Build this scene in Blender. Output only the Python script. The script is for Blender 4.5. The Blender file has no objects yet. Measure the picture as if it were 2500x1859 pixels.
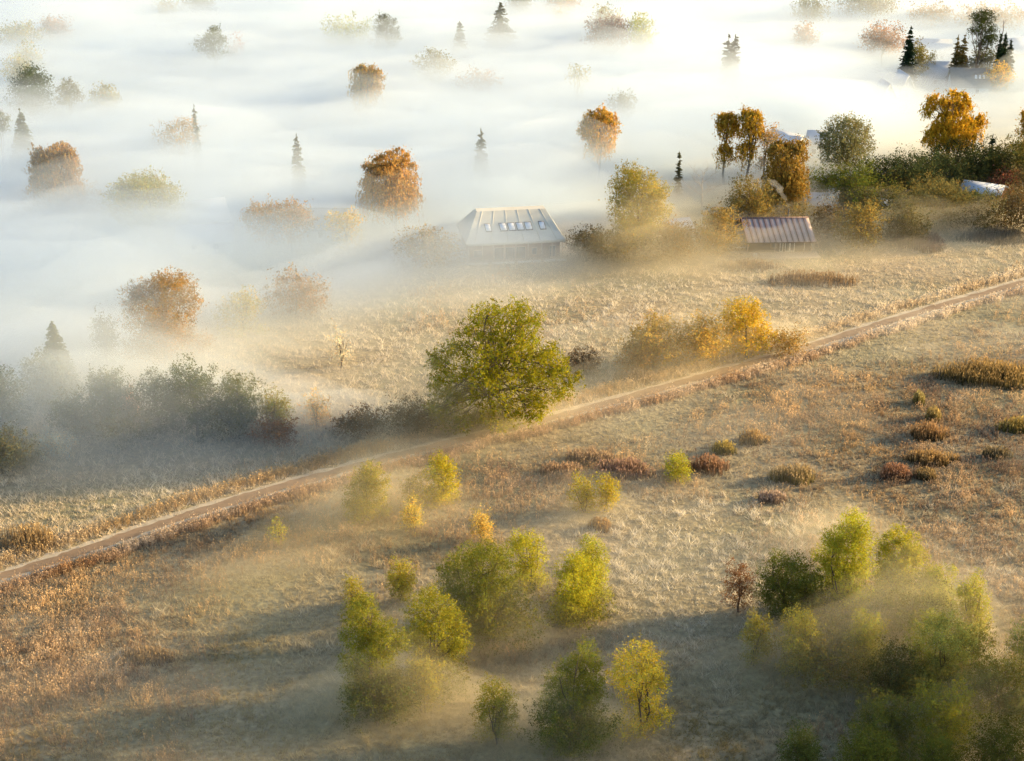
import bpy, math, random
import numpy as np
from mathutils import Vector

# ------------------------------------------------------------------ camera, sky, sun, exposure
SC = bpy.context.scene
COL = SC.collection
R = math.radians
CAM_H, PITCH, FPX, CX, CY = 84.0, R(22.4), 3800.0, 1250.0, 929.5     # photo pixels: 2500 x 1859
SUN_AZ, SUN_EL = R(15), R(14)      # sun stands to the right and beyond the trees (azimuth from +X towards +Y)
EXPOSURE = 1.33

cam = bpy.data.cameras.new('camera')
cam.sensor_width = 36.0
cam.lens = FPX / 2500.0 * 36.0
cam.clip_start, cam.clip_end = 1.0, 6000.0
cam_o = bpy.data.objects.new('camera', cam)
cam_o.location = (0, 0, CAM_H)
cam_o.rotation_euler = (R(90) - PITCH, 0, 0)
COL.objects.link(cam_o)
SC.camera = cam_o

world = bpy.data.worlds.new('World')
SC.world = world
world.use_nodes = True
wn = world.node_tree
bg = wn.nodes['Background']
sky = wn.nodes.new('ShaderNodeTexSky')
sky.sky_type = 'NISHITA'
sky.sun_disc = False
sky.sun_elevation = SUN_EL
sky.sun_rotation = R(90) - SUN_AZ
wn.links.new(sky.outputs[0], bg.inputs[0])
bg.inputs[1].default_value = 0.12

sun = bpy.data.lights.new('sun', 'SUN')
sun.energy = 5.0
sun.angle = R(1.5)
sun.color = (1.0, 0.735, 0.37)
sun_o = bpy.data.objects.new('sun', sun)
sd = Vector((math.cos(SUN_AZ) * math.cos(SUN_EL), math.sin(SUN_AZ) * math.cos(SUN_EL), math.sin(SUN_EL)))
sun_o.rotation_euler = sd.to_track_quat('Z', 'Y').to_euler()
sun_o.location = (300, 300, 200)
COL.objects.link(sun_o)

vs = SC.view_settings
vs.view_transform = 'Standard'
vs.look = 'None'
vs.exposure = EXPOSURE
vs.gamma = 1.0
vs.use_curve_mapping = False
cy = SC.cycles
cy.use_denoising = True
cy.max_bounces = 8
cy.diffuse_bounces = 2
cy.glossy_bounces = 1
cy.transmission_bounces = 2
cy.transparent_max_bounces = 16
cy.volume_bounces = 5
cy.sample_clamp_indirect = 4.0

rng = np.random.default_rng(7)
random.seed(7)

# ------------------------------------------------------------------ photo pixel <-> place
cT, sT = math.cos(PITCH), math.sin(PITCH)


def ray(px, py):
    u, v = np.asarray(px, float) - CX, np.asarray(py, float) - CY
    return u, FPX * cT - v * sT, -FPX * sT - v * cT


def atz(px, py, z=0.0):
    """where the ray through a photo pixel meets the level z"""
    dx, dy, dz = ray(px, py)
    t = (z - CAM_H) / dz
    return dx * t, dy * t


def aty(px, py, Y):
    dx, dy, dz = ray(px, py)
    t = Y / dy
    return dx * t, CAM_H + dz * t


def pix(x, y, z):
    zz = np.asarray(z, float) - CAM_H
    d = y * cT - zz * sT
    return CX + FPX * x / d, CY - FPX * (y * sT + zz * cT) / d


def ppm(y, z=0.0):
    """photo pixels per metre at a place"""
    return FPX / (y * cT - (z - CAM_H) * sT)


# ------------------------------------------------------------------ small helpers
def smooth(a, b, x):
    t = np.clip((np.asarray(x, float) - a) / (b - a), 0, 1)
    return t * t * (3 - 2 * t)


def vnoise(x, y, seed=0):
    """value noise, about -1..1"""
    g = np.random.default_rng(seed).random((64, 64)) * 2 - 1
    x = np.asarray(x, float); y = np.asarray(y, float)
    xi = np.floor(x).astype(int); yi = np.floor(y).astype(int)
    fx = x - xi; fy = y - yi
    fx = fx * fx * (3 - 2 * fx); fy = fy * fy * (3 - 2 * fy)
    a = g[xi % 64, yi % 64]; b = g[(xi + 1) % 64, yi % 64]
    c = g[xi % 64, (yi + 1) % 64]; d = g[(xi + 1) % 64, (yi + 1) % 64]
    return (a * (1 - fx) + b * fx) * (1 - fy) + (c * (1 - fx) + d * fx) * fy


def fbm(x, y, seed=0, n=3):
    s = 0; a = 1.0; t = 0
    for i in range(n):
        s = s + a * vnoise(x * 2 ** i + 7.3 * i, y * 2 ** i + 3.1 * i, seed + i); t += a; a *= 0.55
    return s / t


def g2(px, py, cx, cy, sx, sy, a=0.0):
    """soft spot in photo pixels, used to plan where things lie"""
    dx, dy = px - cx, py - cy
    c, s = math.cos(R(a)), math.sin(R(a))
    return np.exp(-(((dx * c + dy * s) / sx) ** 2 + ((-dx * s + dy * c) / sy) ** 2))


def mesh_np(name, V, F, cols=None, smooth_sh=False):
    """mesh from arrays; F is (n,3) or (n,4)"""
    me = bpy.data.meshes.new(name)
    V = np.ascontiguousarray(V, dtype=np.float32)
    F = np.ascontiguousarray(F, dtype=np.int32)
    k = F.shape[1]
    me.vertices.add(len(V)); me.vertices.foreach_set('co', V.ravel())
    me.loops.add(F.size); me.loops.foreach_set('vertex_index', F.ravel())
    me.polygons.add(len(F))
    me.polygons.foreach_set('loop_start', np.arange(0, F.size, k, dtype=np.int32))
    me.polygons.foreach_set('loop_total', np.full(len(F), k, dtype=np.int32))
    if smooth_sh:
        me.polygons.foreach_set('use_smooth', np.ones(len(F), dtype=bool))
    if cols is not None:
        at = me.color_attributes.new('tint', 'FLOAT_COLOR', 'POINT')
        c = np.ones((len(V), 4), dtype=np.float32); c[:, :3] = cols
        at.data.foreach_set('color', c.ravel())
    me.update(calc_edges=True)
    return me


def link(name, me, mat=None, parent=None, loc=None):
    o = bpy.data.objects.new(name, me)
    COL.objects.link(o)
    if mat is not None and me is not None and not me.materials:
        me.materials.append(mat)
    if parent is not None:
        o.parent = parent
    if loc is not None:
        o.location = loc
    return o


def tag(o, label=None, cat=None, group=None, kind=None):
    if label: o['label'] = label
    if cat: o['category'] = cat
    if group: o['group'] = group
    if kind: o['kind'] = kind
    return o


def empty(name, loc, rz=0.0):
    o = bpy.data.objects.new(name, None)
    o.empty_display_size = 0.5
    o.location = loc
    o.rotation_euler = (0, 0, rz)
    COL.objects.link(o)
    return o


# ------------------------------------------------------------------ materials
def new_mat(name):
    m = bpy.data.materials.new(name)
    m.use_nodes = True
    m.node_tree.nodes.clear()
    out = m.node_tree.nodes.new('ShaderNodeOutputMaterial')
    return m, m.node_tree, out


def principled(name, col, rough=0.8, noise=None, amount=0.25, metallic=0.0, bump=0.0):
    m, nt, out = new_mat(name)
    b = nt.nodes.new('ShaderNodeBsdfPrincipled')
    b.inputs['Roughness'].default_value = rough
    b.inputs['Metallic'].default_value = metallic
    b.inputs['Base Color'].default_value = (*col, 1)
    if noise:
        tc = nt.nodes.new('ShaderNodeTexCoord')
        n = nt.nodes.new('ShaderNodeTexNoise')
        n.inputs['Scale'].default_value = noise
        n.inputs['Detail'].default_value = 6
        nt.links.new(tc.outputs['Object'], n.inputs['Vector'])
        mx = nt.nodes.new('ShaderNodeMix'); mx.data_type = 'RGBA'
        mx.inputs[6].default_value = (*[c * (1 - amount) for c in col], 1)
        mx.inputs[7].default_value = (*[min(1, c * (1 + amount)) for c in col], 1)
        nt.links.new(n.outputs[0], mx.inputs[0])
        nt.links.new(mx.outputs[2], b.inputs['Base Color'])
        if bump:
            bp = nt.nodes.new('ShaderNodeBump'); bp.inputs['Strength'].default_value = bump
            nt.links.new(n.outputs[0], bp.inputs['Height'])
            nt.links.new(bp.outputs[0], b.inputs['Normal'])
    nt.links.new(b.outputs[0], out.inputs[0])
    return m


def leaf_mat(name, trans=0.45, use_obj=True):
    """leaf: the object's own colour times the leaf's tint, part of the light passes through"""
    m, nt, out = new_mat(name)
    at = nt.nodes.new('ShaderNodeAttribute'); at.attribute_name = 'tint'
    col = at.outputs['Color']
    if use_obj:
        oi = nt.nodes.new('ShaderNodeObjectInfo')
        mx = nt.nodes.new('ShaderNodeMix'); mx.data_type = 'RGBA'; mx.blend_type = 'MULTIPLY'
        mx.inputs[0].default_value = 1.0
        nt.links.new(oi.outputs['Color'], mx.inputs[6]); nt.links.new(col, mx.inputs[7])
        col = mx.outputs[2]
    d = nt.nodes.new('ShaderNodeBsdfDiffuse'); t = nt.nodes.new('ShaderNodeBsdfTranslucent')
    s = nt.nodes.new('ShaderNodeMixShader'); s.inputs[0].default_value = trans
    nt.links.new(col, d.inputs[0]); nt.links.new(col, t.inputs[0])
    nt.links.new(d.outputs[0], s.inputs[1]); nt.links.new(t.outputs[0], s.inputs[2])
    nt.links.new(s.outputs[0], out.inputs[0])
    return m


def vol_mat(name, density, col=(1, 1, 1), g=0.35):
    m, nt, out = new_mat(name)
    v = nt.nodes.new('ShaderNodeVolumePrincipled')
    v.inputs['Color'].default_value = (*col, 1)
    v.inputs['Density'].default_value = density
    v.inputs['Anisotropy'].default_value = g
    nt.links.new(v.outputs[0], out.inputs['Volume'])
    m.cycles.homogeneous_volume = True
    return m


M_LEAF = leaf_mat('leaf', 0.42)
M_NEEDLE = leaf_mat('needle', 0.2)
M_GRASS = leaf_mat('grass', 0.35, use_obj=False)
M_BARK = principled('bark', (0.075, 0.055, 0.04), 0.9, noise=6, amount=0.4)
M_PALEBARK = principled('pale_bark', (0.42, 0.36, 0.30), 0.8, noise=3, amount=0.5)

# ------------------------------------------------------------------ ground, path
def ground_mat():
    m, nt, out = new_mat('meadow_soil')
    b = nt.nodes.new('ShaderNodeBsdfPrincipled'); b.inputs['Roughness'].default_value = 1.0
    tc = nt.nodes.new('ShaderNodeTexCoord')
    n1 = nt.nodes.new('ShaderNodeTexNoise'); n1.inputs['Scale'].default_value = 0.05; n1.inputs['Detail'].default_value = 8
    n2 = nt.nodes.new('ShaderNodeTexNoise'); n2.inputs['Scale'].default_value = 1.6; n2.inputs['Detail'].default_value = 8
    for n in (n1, n2): nt.links.new(tc.outputs['Object'], n.inputs['Vector'])
    r1 = nt.nodes.new('ShaderNodeValToRGB')
    r1.color_ramp.elements[0].position = 0.35; r1.color_ramp.elements[0].color = (0.25, 0.22, 0.11, 1)
    r1.color_ramp.elements[1].position = 0.65; r1.color_ramp.elements[1].color = (0.36, 0.27, 0.15, 1)
    nt.links.new(n1.outputs[0], r1.inputs[0])
    mx = nt.nodes.new('ShaderNodeMix'); mx.data_type = 'RGBA'; mx.blend_type = 'MULTIPLY'; mx.inputs[0].default_value = 0.8
    r2 = nt.nodes.new('ShaderNodeValToRGB')
    r2.color_ramp.elements[0].position = 0.3; r2.color_ramp.elements[0].color = (0.45, 0.45, 0.45, 1)
    r2.color_ramp.elements[1].position = 0.7; r2.color_ramp.elements[1].color = (1.3, 1.3, 1.3, 1)
    nt.links.new(n2.outputs[0], r2.inputs[0])
    nt.links.new(r1.outputs[0], mx.inputs[6]); nt.links.new(r2.outputs[0], mx.inputs[7])
    nt.links.new(mx.outputs[2], b.inputs['Base Color'])
    bp = nt.nodes.new('ShaderNodeBump'); bp.inputs['Strength'].default_value = 0.8; bp.inputs['Distance'].default_value = 0.3
    nt.links.new(n2.outputs[0], bp.inputs['Height']); nt.links.new(bp.outputs[0], b.inputs['Normal'])
    nt.links.new(b.outputs[0], out.inputs[0])
    return m


S = 3000.0
tag(link('ground', mesh_np('ground', [(-S, -S, 0), (S, -S, 0), (S, S, 0), (-S, S, 0)], [(0, 1, 2, 3)]), ground_mat()), kind='structure')

SHADE = [(63, 103, 27, 8), (66, 115, 29, 8), (68, 126, 28, 8), (74, 134, 27, 7), (80, 119, 30, 8), (78, 107, 29, 8)]      # x, y, height, crown radius

PATH_PX = [(-260, 1492), (0, 1410), (225, 1337), (450, 1260), (675, 1192), (900, 1131), (1125, 1074), (1294, 1034), (1463, 990),
           (1688, 928), (1856, 882), (1969, 849), (2138, 794), (2306, 744), (2500, 689), (2800, 604)]
_px = np.array([p[0] for p in PATH_PX], float); _py = np.array([p[1] for p in PATH_PX], float)
_q = np.linspace(_px[0], _px[-1], 220)
_k = np.interp(_q, _px, _py)
_k = np.convolve(np.pad(_k, 4, mode='edge'), np.ones(9) / 9, 'valid')
PX_, PY_ = atz(_q, _k)
PATH = np.stack([PX_, PY_], 1)
_t = np.gradient(PATH, axis=0); _t /= np.linalg.norm(_t, axis=1)[:, None]
PN = np.stack([-_t[:, 1], _t[:, 0]], 1)          # points away from the camera (far side)


def strip(name, o0, o1, z, mat, wob=0.0, seed=0):
    n = len(PATH)
    i = np.arange(n)
    a = PATH + PN * (o0 + wob * vnoise(i * 0.9, i * 0 + 2.5, seed))[:, None]
    b = PATH + PN * (o1 + wob * vnoise(i * 0.9, i * 0 + 7.5, seed + 1))[:, None]
    V = np.zeros((2 * n, 3)); V[:n, :2] = a; V[n:, :2] = b; V[:, 2] = z
    F = np.stack([i[:-1], i[1:], i[1:] + n, i[:-1] + n], 1)
    return tag(link(name, mesh_np(name, V, F), mat), kind='structure')


strip('path_verge', -1.6, 1.6, 0.006, principled('frosted_verge', (0.46, 0.39, 0.28), 0.95, noise=1.1, amount=0.6, bump=0.5), 0.6, 3)
strip('path', -0.85, 0.85, 0.012, principled('path_dirt', (0.25, 0.165, 0.095), 0.95, noise=0.9, amount=0.5, bump=0.4), 0.4, 5)


def path_offset(x, y):
    """signed metres from the path's middle (positive on the far side)"""
    out = np.full(x.shape, 1e9)
    for k in range(0, len(PATH), 1):
        d = (x - PATH[k, 0]) * PN[k, 0] + (y - PATH[k, 1]) * PN[k, 1]
        r = np.hypot(x - PATH[k, 0], y - PATH[k, 1])
        c = np.sign(d) * r
        out = np.where(np.abs(c) < np.abs(out), c, out)
    return out


# ------------------------------------------------------------------ plant builders (numpy)
def rot_basis(nrm):
    a = np.where(np.abs(nrm[:, 2:3]) < 0.9, np.array([[0, 0, 1.0]]), np.array([[1.0, 0, 0]]))
    t = np.cross(a, nrm); t /= np.linalg.norm(t, axis=1)[:, None] + 1e-9
    return t, np.cross(nrm, t)


def leaf_quads(P, size, rg, out=None, aspect=0.62, axis=None):
    """rhombic leaf faces at P"""
    n = len(P)
    nrm = rg.normal(size=(n, 3))
    if out is not None: nrm += out * 0.7
    nrm /= np.linalg.norm(nrm, axis=1)[:, None] + 1e-9
    if axis is None:
        t, b = rot_basis(nrm)
        a = rg.random(n)[:, None] * 6.283
        t, b = t * np.cos(a) + b * np.sin(a), b * np.cos(a) - t * np.sin(a)
    else:
        t = axis / (np.linalg.norm(axis, axis=1)[:, None] + 1e-9)
        b = np.cross(nrm, t); b /= np.linalg.norm(b, axis=1)[:, None] + 1e-9
    s = (size * rg.uniform(0.6, 1.3, n))[:, None] * 0.5
    V = np.stack([P - t * s + b * s * aspect, P - t * s - b * s * aspect, P + t * s], 1).reshape(-1, 3)
    F = np.arange(3 * n).reshape(n, 3)
    return V, F


def tint(n, rg, lo=0.8, hi=1.2, hue=0.14):
    v = rg.uniform(lo, hi, n)[:, None]
    h = rg.normal(size=n)[:, None] * hue
    return np.repeat(np.clip(v * np.concatenate([1 + h, np.ones((n, 1)), 1 - h], 1), 0.05, 3), 3, axis=0)


def tube(pts, rad, sides=5):
    pts = np.asarray(pts, float); rad = np.asarray(rad, float)
    n = len(pts)
    d = np.gradient(pts, axis=0); d /= np.linalg.norm(d, axis=1)[:, None] + 1e-9
    t, b = rot_basis(d)
    a = np.arange(sides) * 2 * math.pi / sides
    V = pts[:, None, :] + rad[:, None, None] * (t[:, None, :] * np.cos(a)[None, :, None] + b[:, None, :] * np.sin(a)[None, :, None])
    V = V.reshape(-1, 3)
    F = []
    for i in range(n - 1):
        for j in range(sides):
            k = (j + 1) % sides
            F.append((i * sides + j, i * sides + k, (i + 1) * sides + k, (i + 1) * sides + j))
    return V, np.array(F)


class Bag:
    def __init__(s): s.V = []; s.F = []; s.C = []; s.n = 0
    def add(s, V, F, C=None):
        s.V.append(V); s.F.append(F + s.n); s.n += len(V)
        if C is not None: s.C.append(C)
    def mesh(s, name, smooth_sh=False):
        return mesh_np(name, np.concatenate(s.V), np.concatenate(s.F), np.concatenate(s.C) if s.C else None, smooth_sh)


def bend(a, b, rg, k=5, amt=0.08):
    a = np.asarray(a, float); b = np.asarray(b, float)
    t = np.linspace(0, 1, k)[:, None]
    L = np.linalg.norm(b - a)
    off = rg.normal(size=(1, 3)) * L * amt * np.array([[1, 1, 0.5]])
    return a + (b - a) * t + off * np.sin(t * math.pi) + rg.normal(size=(k, 3)) * L * 0.015 * (t > 0) * (t < 1)


def crown_pts(blobs, n, rg, clump, fill=0.35):
    """leaf places: clumps spread over the shells of the blobs, thinner inside"""
    B = np.array(blobs, float)
    w = (B[:, 3] * B[:, 5] + B[:, 3] * B[:, 4]); w /= w.sum()
    nc = max(12, n // 20)
    bi = rg.choice(len(B), nc, p=w)
    d = rg.normal(size=(nc, 3)); d /= np.linalg.norm(d, axis=1)[:, None]
    low = d[:, 2] < -0.3
    d[low, 2] *= rg.uniform(0.2, 1.0, low.sum())
    r = np.where(rg.random(nc) < fill, rg.uniform(0.25, 0.8, nc), rg.uniform(0.8, 1.04, nc))
    C = B[bi, :3] + d * r[:, None] * B[bi, 3:6]
    wt = rg.uniform(0.3, 1.7, nc); wt /= wt.sum()
    ci = rg.choice(nc, n, p=wt)
    cs = clump * rg.uniform(0.6, 1.3, nc)
    # leaves spread along sprays that point outwards and up
    sd_ = d * np.array([1, 1, 0.6]) + np.array([0, 0, 0.55]) + rg.normal(size=(nc, 3)) * 0.35
    sd_ /= np.linalg.norm(sd_, axis=1)[:, None] + 1e-9
    u = rg.random(n) ** 0.8
    P = C[ci] + sd_[ci] * (u * 3.2 * cs[ci] - 1.6 * cs[ci])[:, None] + rg.normal(size=(n, 3)) * (cs[ci] * (1.0 - 0.75 * u))[:, None]
    return P, d[ci], C, ci


def broad_mesh(blobs, n, leaf, rg, trunk_top=None, thick=1.0, fill=0.35, clump=None, aspect=0.62, stems=1, lo=0.8, hi=1.22):
    """trunk with limbs into the blobs, and a crown of leaves; returns two meshes"""
    B = np.array(blobs, float)
    ctr = (B[:, :3] * B[:, 3:4]).sum(0) / B[:, 3].sum()
    H = (B[:, 2] + B[:, 5]).max()
    clump = clump or leaf * 2.3
    P, d, C, ci = crown_pts(blobs, n, rg, clump, fill)
    P[:, 2] = np.maximum(P[:, 2], 0.08)
    V, F = leaf_quads(P, leaf, rg, d, aspect)
    cm = rg.uniform(0.65, 1.35, len(C))
    col = tint(n, rg, lo, hi) * np.repeat(cm[ci], 3)[:, None]
    crown = mesh_np('crown', V, F, col)
    bag = Bag()
    r0 = 0.017 * H * thick
    base = np.array([ctr[0] * 0.3, ctr[1] * 0.3, 0.0])
    for s in range(stems):
        b0 = base + np.array([rg.normal() * 0.25, rg.normal() * 0.25, -0.1]) * (stems > 1)
        top = np.array([ctr[0], ctr[1], H * 0.62]) + rg.normal(size=3) * H * 0.06 * (stems > 1) * np.array([1.6, 1.6, 0.5])
        if trunk_top is not None: top = np.array(trunk_top)
        pts = bend(b0, top, rg, 6, 0.04)
        bag.add(*tube(pts, r0 / stems ** 0.5 * np.array([1.35, 1.0, 0.85, 0.7, 0.5, 0.3]), 7))
        for k, bl in enumerate(B):
            if k % stems != s: continue
            st = pts[2 + (k % 3)]
            lp = bend(st, bl[:3] + np.array([0, 0, bl[5] * 0.4]), rg, 5)
            bag.add(*tube(lp, r0 * 0.4 / stems ** 0.5 * np.array([1, 0.8, 0.6, 0.4, 0.15]), 5))
            near = np.where(np.linalg.norm((C - bl[:3]) / bl[3:6], axis=1) < 1.15)[0]
            for c in near[:4]:
                tw = bend(lp[2 + c % 2], C[c], rg, 4)
                bag.add(*tube(tw, r0 * 0.2 * np.array([1, 0.7, 0.45, 0.15]), 3))
    return bag.mesh('trunk', True), crown


def weep_mesh(blobs, n, leaf, rg, density=1.0):
    """weeping birch: strands of small leaves hang from the domes"""
    B = np.array(blobs, float)
    w = B[:, 3] * B[:, 5]; w = w / w.sum()
    per = 16
    ns = max(20, n // per)
    bi = rg.choice(len(B), ns, p=w)
    a = rg.random(ns) * 6.283
    rr = np.sqrt(rg.random(ns)) * rg.uniform(0.9, 1.05, ns)
    zz = np.sqrt(np.clip(1 - rr ** 2, 0, 1))
    top = B[bi, :3] + np.stack([rr * np.cos(a) * B[bi, 3], rr * np.sin(a) * B[bi, 4], zz * B[bi, 5]], 1)
    top += rg.normal(size=(ns, 3)) * (0.16 * B[bi, 5])[:, None]
    L = B[bi, 5] * rg.uniform(0.15, 0.95, ns) * (0.45 + 0.7 * rr)
    outw = np.stack([np.cos(a), np.sin(a), 0 * a], 1)
    t = rg.random((ns, per)) ** 0.8
    P = top[:, None, :] + outw[:, None, :] * (0.25 * np.sqrt(t) * (0.3 + rr[:, None]))[..., None] * (B[bi, 3] * 0.35)[:, None, None]
    P[..., 2] -= t * L[:, None]
    P = P.reshape(-1, 3) + rg.normal(size=(ns * per, 3)) * leaf * 0.28
    P[:, 2] = np.maximum(P[:, 2], 0.3)
    m = len(P)
    ax = np.zeros((m, 3)); ax[:, 2] = -1; ax += rg.normal(size=(m, 3)) * 0.22
    V, F = leaf_quads(P, leaf * 1.25, rg, None, 0.42, ax)
    sm = np.repeat(rg.uniform(0.6, 1.35, ns), per)
    C1 = tint(m, rg, 0.75, 1.25, 0.14) * np.repeat(sm, 3)[:, None]
    P2, d2, _c, _i = crown_pts(blobs, int(m * 0.8), rg, leaf * 2.0, 0.3)          # leafy clumps between the strands
    P2[:, 2] = np.maximum(P2[:, 2], 0.3)
    V2, F2 = leaf_quads(P2, leaf, rg, d2, 0.6)
    crown = mesh_np('crown', np.concatenate([V, V2]), np.concatenate([F, F2 + len(V)]), np.concatenate([C1, tint(len(P2), rg, 0.6, 1.3, 0.14)]))
    bag = Bag()
    H = (B[:, 2] + B[:, 5]).max()
    ctr = (B[:, :3] * B[:, 3:4]).sum(0) / B[:, 3].sum()
    r0 = 0.016 * H
    pts = bend((ctr[0] * 0.4, ctr[1] * 0.4, -0.1), (ctr[0], ctr[1], H * 0.8), rg, 7, 0.03)
    bag.add(*tube(pts, r0 * np.array([1.3, 1, 0.9, 0.75, 0.6, 0.4, 0.2]), 7))
    for k in range(len(B)):
        lp = bend(pts[2 + k % 3], B[k, :3] + np.array([0, 0, B[k, 5] * 0.75]), rg, 5, 0.06)
        bag.add(*tube(lp, r0 * 0.55 * np.array([1, 0.8, 0.6, 0.4, 0.2]), 5))
        idx = np.where(bi == k)[0][:6]
        for c in idx:
            bag.add(*tube(bend(lp[2 + c % 3], top[c], rg, 4, 0.12), r0 * 0.2 * np.array([1, 0.7, 0.45, 0.2]), 3))
    return bag.mesh('trunk', True), crown


def spruce_mesh(H, Rb, n, leaf, rg, base=0.06, jag=0.25, power=0.85, lean=0.0):
    per = 10
    nb = max(40, n // per)
    t = 1 - np.sqrt(rg.random(nb)) * (1 - base) if True else None
    t = np.clip(t, base, 0.99)
    lev = np.round(t * H / (H * 0.055)) * 0.055       # whorls
    t = np.clip(0.68 * t + 0.32 * lev + rg.normal(size=nb) * 0.012, base, 0.995)
    a = rg.random(nb) * 6.283
    rad = Rb * (1 - t) ** power * rg.uniform(1 - jag, 1 + jag * 0.6, nb) + 0.08
    s = np.linspace(0.15, 1.0, per)[None, :]
    x = rad[:, None] * s
    droop = -0.28 * x + 0.30 * x * s * 0.6
    P = np.stack([np.cos(a)[:, None] * x, np.sin(a)[:, None] * x, (t * H)[:, None] + droop], 2).reshape(-1, 3)
    dirn = np.stack([np.cos(a), np.sin(a), -0.25 + 0 * a], 1)
    ax = np.repeat(dirn, per, 0) + rg.normal(size=(nb * per, 3)) * 0.35
    P += rg.normal(size=P.shape) * leaf * 0.22
    nrmb = np.zeros_like(P); nrmb[:, 2] = 1.2
    V, F = leaf_quads(P, leaf * 1.5, rg, nrmb, 0.5, ax)
    top = np.array([[0, 0, H * 0.985], [0, 0, H * 0.965], [0, 0, H * 0.945]])
    V2, F2 = leaf_quads(np.repeat(top, 5, 0), leaf * 1.3, rg, None, 0.3, np.repeat(np.array([[0, 0, 1.0]]), 15, 0) + rg.normal(size=(15, 3)) * 0.25)
    m = len(P) + 15
    crown = mesh_np('crown', np.concatenate([V, V2]), np.concatenate([F, F2 + len(V)]), tint(m, rg, 0.6, 1.3, 0.1))
    bag = Bag()
    bag.add(*tube(bend((0, 0, -0.1), (0, 0, H * 0.97), rg, 7, 0.01), 0.016 * H * np.linspace(1.2, 0.12, 7), 6))
    return bag.mesh('trunk', True), crown


def bare_mesh(H, W, rg, n1=9, r0=None, levels=3):
    bag = Bag()
    r0 = r0 or 0.014 * H

    def grow(p, d, L, r, lv):
        e = p + d * L
        pts = bend(p, e, rg, 4, 0.07)
        bag.add(*tube(pts, r * np.array([1, 0.8, 0.6, 0.35]), 4))
        if lv <= 0: return
        for k in range(5 if lv > 1 else 4):
            q = pts[1 + k % 3]
            nd = d + rg.normal(size=3) * 0.65; nd[2] += 0.25; nd /= np.linalg.norm(nd)
            grow(q, nd, L * rg.uniform(0.4, 0.62), r * 0.5, lv - 1)
    pts = bend((0, 0, -0.1), (rg.normal() * 0.03 * H, 0, H * 0.97), rg, 7, 0.03)
    bag.add(*tube(pts, r0 * np.linspace(1.3, 0.15, 7), 6))
    for k in range(n1):
        t = 0.25 + 0.7 * (k + 0.5) / n1
        i = int(t * 6)
        q = pts[i] + (pts[min(6, i + 1)] - pts[i]) * (t * 6 - i)
        a = k * 2.4 + rg.random()
        d = np.array([math.cos(a), math.sin(a), 0.55 + 0.5 * t]); d /= np.linalg.norm(d)
        grow(q, d, W * 0.62 * (1.15 - t * 0.75), r0 * 0.42 * (1.1 - 0.6 * t), levels - 1)
    return bag.mesh('branches', True)


def lobes(n, rx, ry, rz, zc, rg, sub=0.55):
    """uneven crown: a core and n lobes around it"""
    out = [(0, 0, zc, rx * 0.72, ry * 0.72, rz * 0.78)]
    for k in range(n):
        a = 2.399 * k + rg.random() * 0.8
        h = -0.6 + 1.5 * ((k + 0.5) / n) + rg.normal() * 0.08
        q = math.sqrt(max(0.05, 1 - min(0.95, abs(h)) ** 2))
        s = sub * rg.uniform(0.75, 1.15)
        out.append((math.cos(a) * rx * (1 - s * 0.75) * q * 1.05, math.sin(a) * ry * (1 - s * 0.75) * q * 1.05, zc + h * rz * (1 - s * 0.7), rx * s, ry * s, rz * s))
    return out

# ------------------------------------------------------------------ buildings
def qbox(x0, x1, y0, y1, z0, z1):
    V = np.array([(x0, y0, z0), (x1, y0, z0), (x1, y1, z0), (x0, y1, z0), (x0, y0, z1), (x1, y0, z1), (x1, y1, z1), (x0, y1, z1)], float)
    F = np.array([(0, 3, 2, 1), (4, 5, 6, 7), (0, 1, 5, 4), (1, 2, 6, 5), (2, 3, 7, 6), (3, 0, 4, 7)])
    return V, F


def boxes(name, lst, mat, parent):
    b = Bag()
    for q in lst: b.add(*qbox(*q))
    return link(name, b.mesh(name), mat, parent)


def slab(name, pts, thick, mat, parent):
    """plate of a quad outline (outer face) with thickness"""
    p = np.array(pts, float)
    n = np.cross(p[1] - p[0], p[3] - p[0]); n /= np.linalg.norm(n)
    V = np.concatenate([p, p - n * thick])
    F = np.array([(0, 1, 2, 3), (7, 6, 5, 4), (0, 4, 5, 1), (1, 5, 6, 2), (2, 6, 7, 3), (3, 7, 4, 0)])
    return link(name, mesh_np(name, V, F), mat, parent)


def poly(name, V, F, mat, parent):
    me = bpy.data.meshes.new(name); me.from_pydata([tuple(v) for v in V], [], F); me.update()
    return link(name, me, mat, parent)


M_ZINC = principled('zinc_roof', (0.64, 0.60, 0.50), 0.95, noise=0.6, amount=0.12)
M_FROST = principled('frosted_roof', (0.52, 0.56, 0.62), 0.7, noise=1.2, amount=0.12)
M_REDROOF = principled('weathered_red_roof', (0.52, 0.39, 0.34), 0.6, noise=0.9, amount=0.2)
M_SEAM = principled('dark_seam', (0.16, 0.10, 0.09), 0.7)
M_WOOD = principled('timber_cladding', (0.30, 0.18, 0.09), 0.85, noise=1.5, amount=0.3)
M_DARKWOOD = principled('dark_timber', (0.10, 0.06, 0.035), 0.85, noise=1.5, amount=0.3)
M_PALEWOOD = principled('pale_timber', (0.50, 0.42, 0.32), 0.8, noise=2, amount=0.2)
M_WHITE = principled('white_paint', (0.80, 0.80, 0.78), 0.5, noise=2, amount=0.05)
M_PALEBLUE = principled('pale_blue_boards', (0.62, 0.72, 0.76), 0.6, noise=1.5, amount=0.08)
M_GREYROOF = principled('grey_tiles', (0.20, 0.21, 0.21), 0.75, noise=1.4, amount=0.25)
M_REDWALL = principled('red_boards', (0.24, 0.09, 0.06), 0.8, noise=1.5, amount=0.25)
M_GLASS = principled('window_glass', (0.05, 0.06, 0.07), 0.08)
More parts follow.
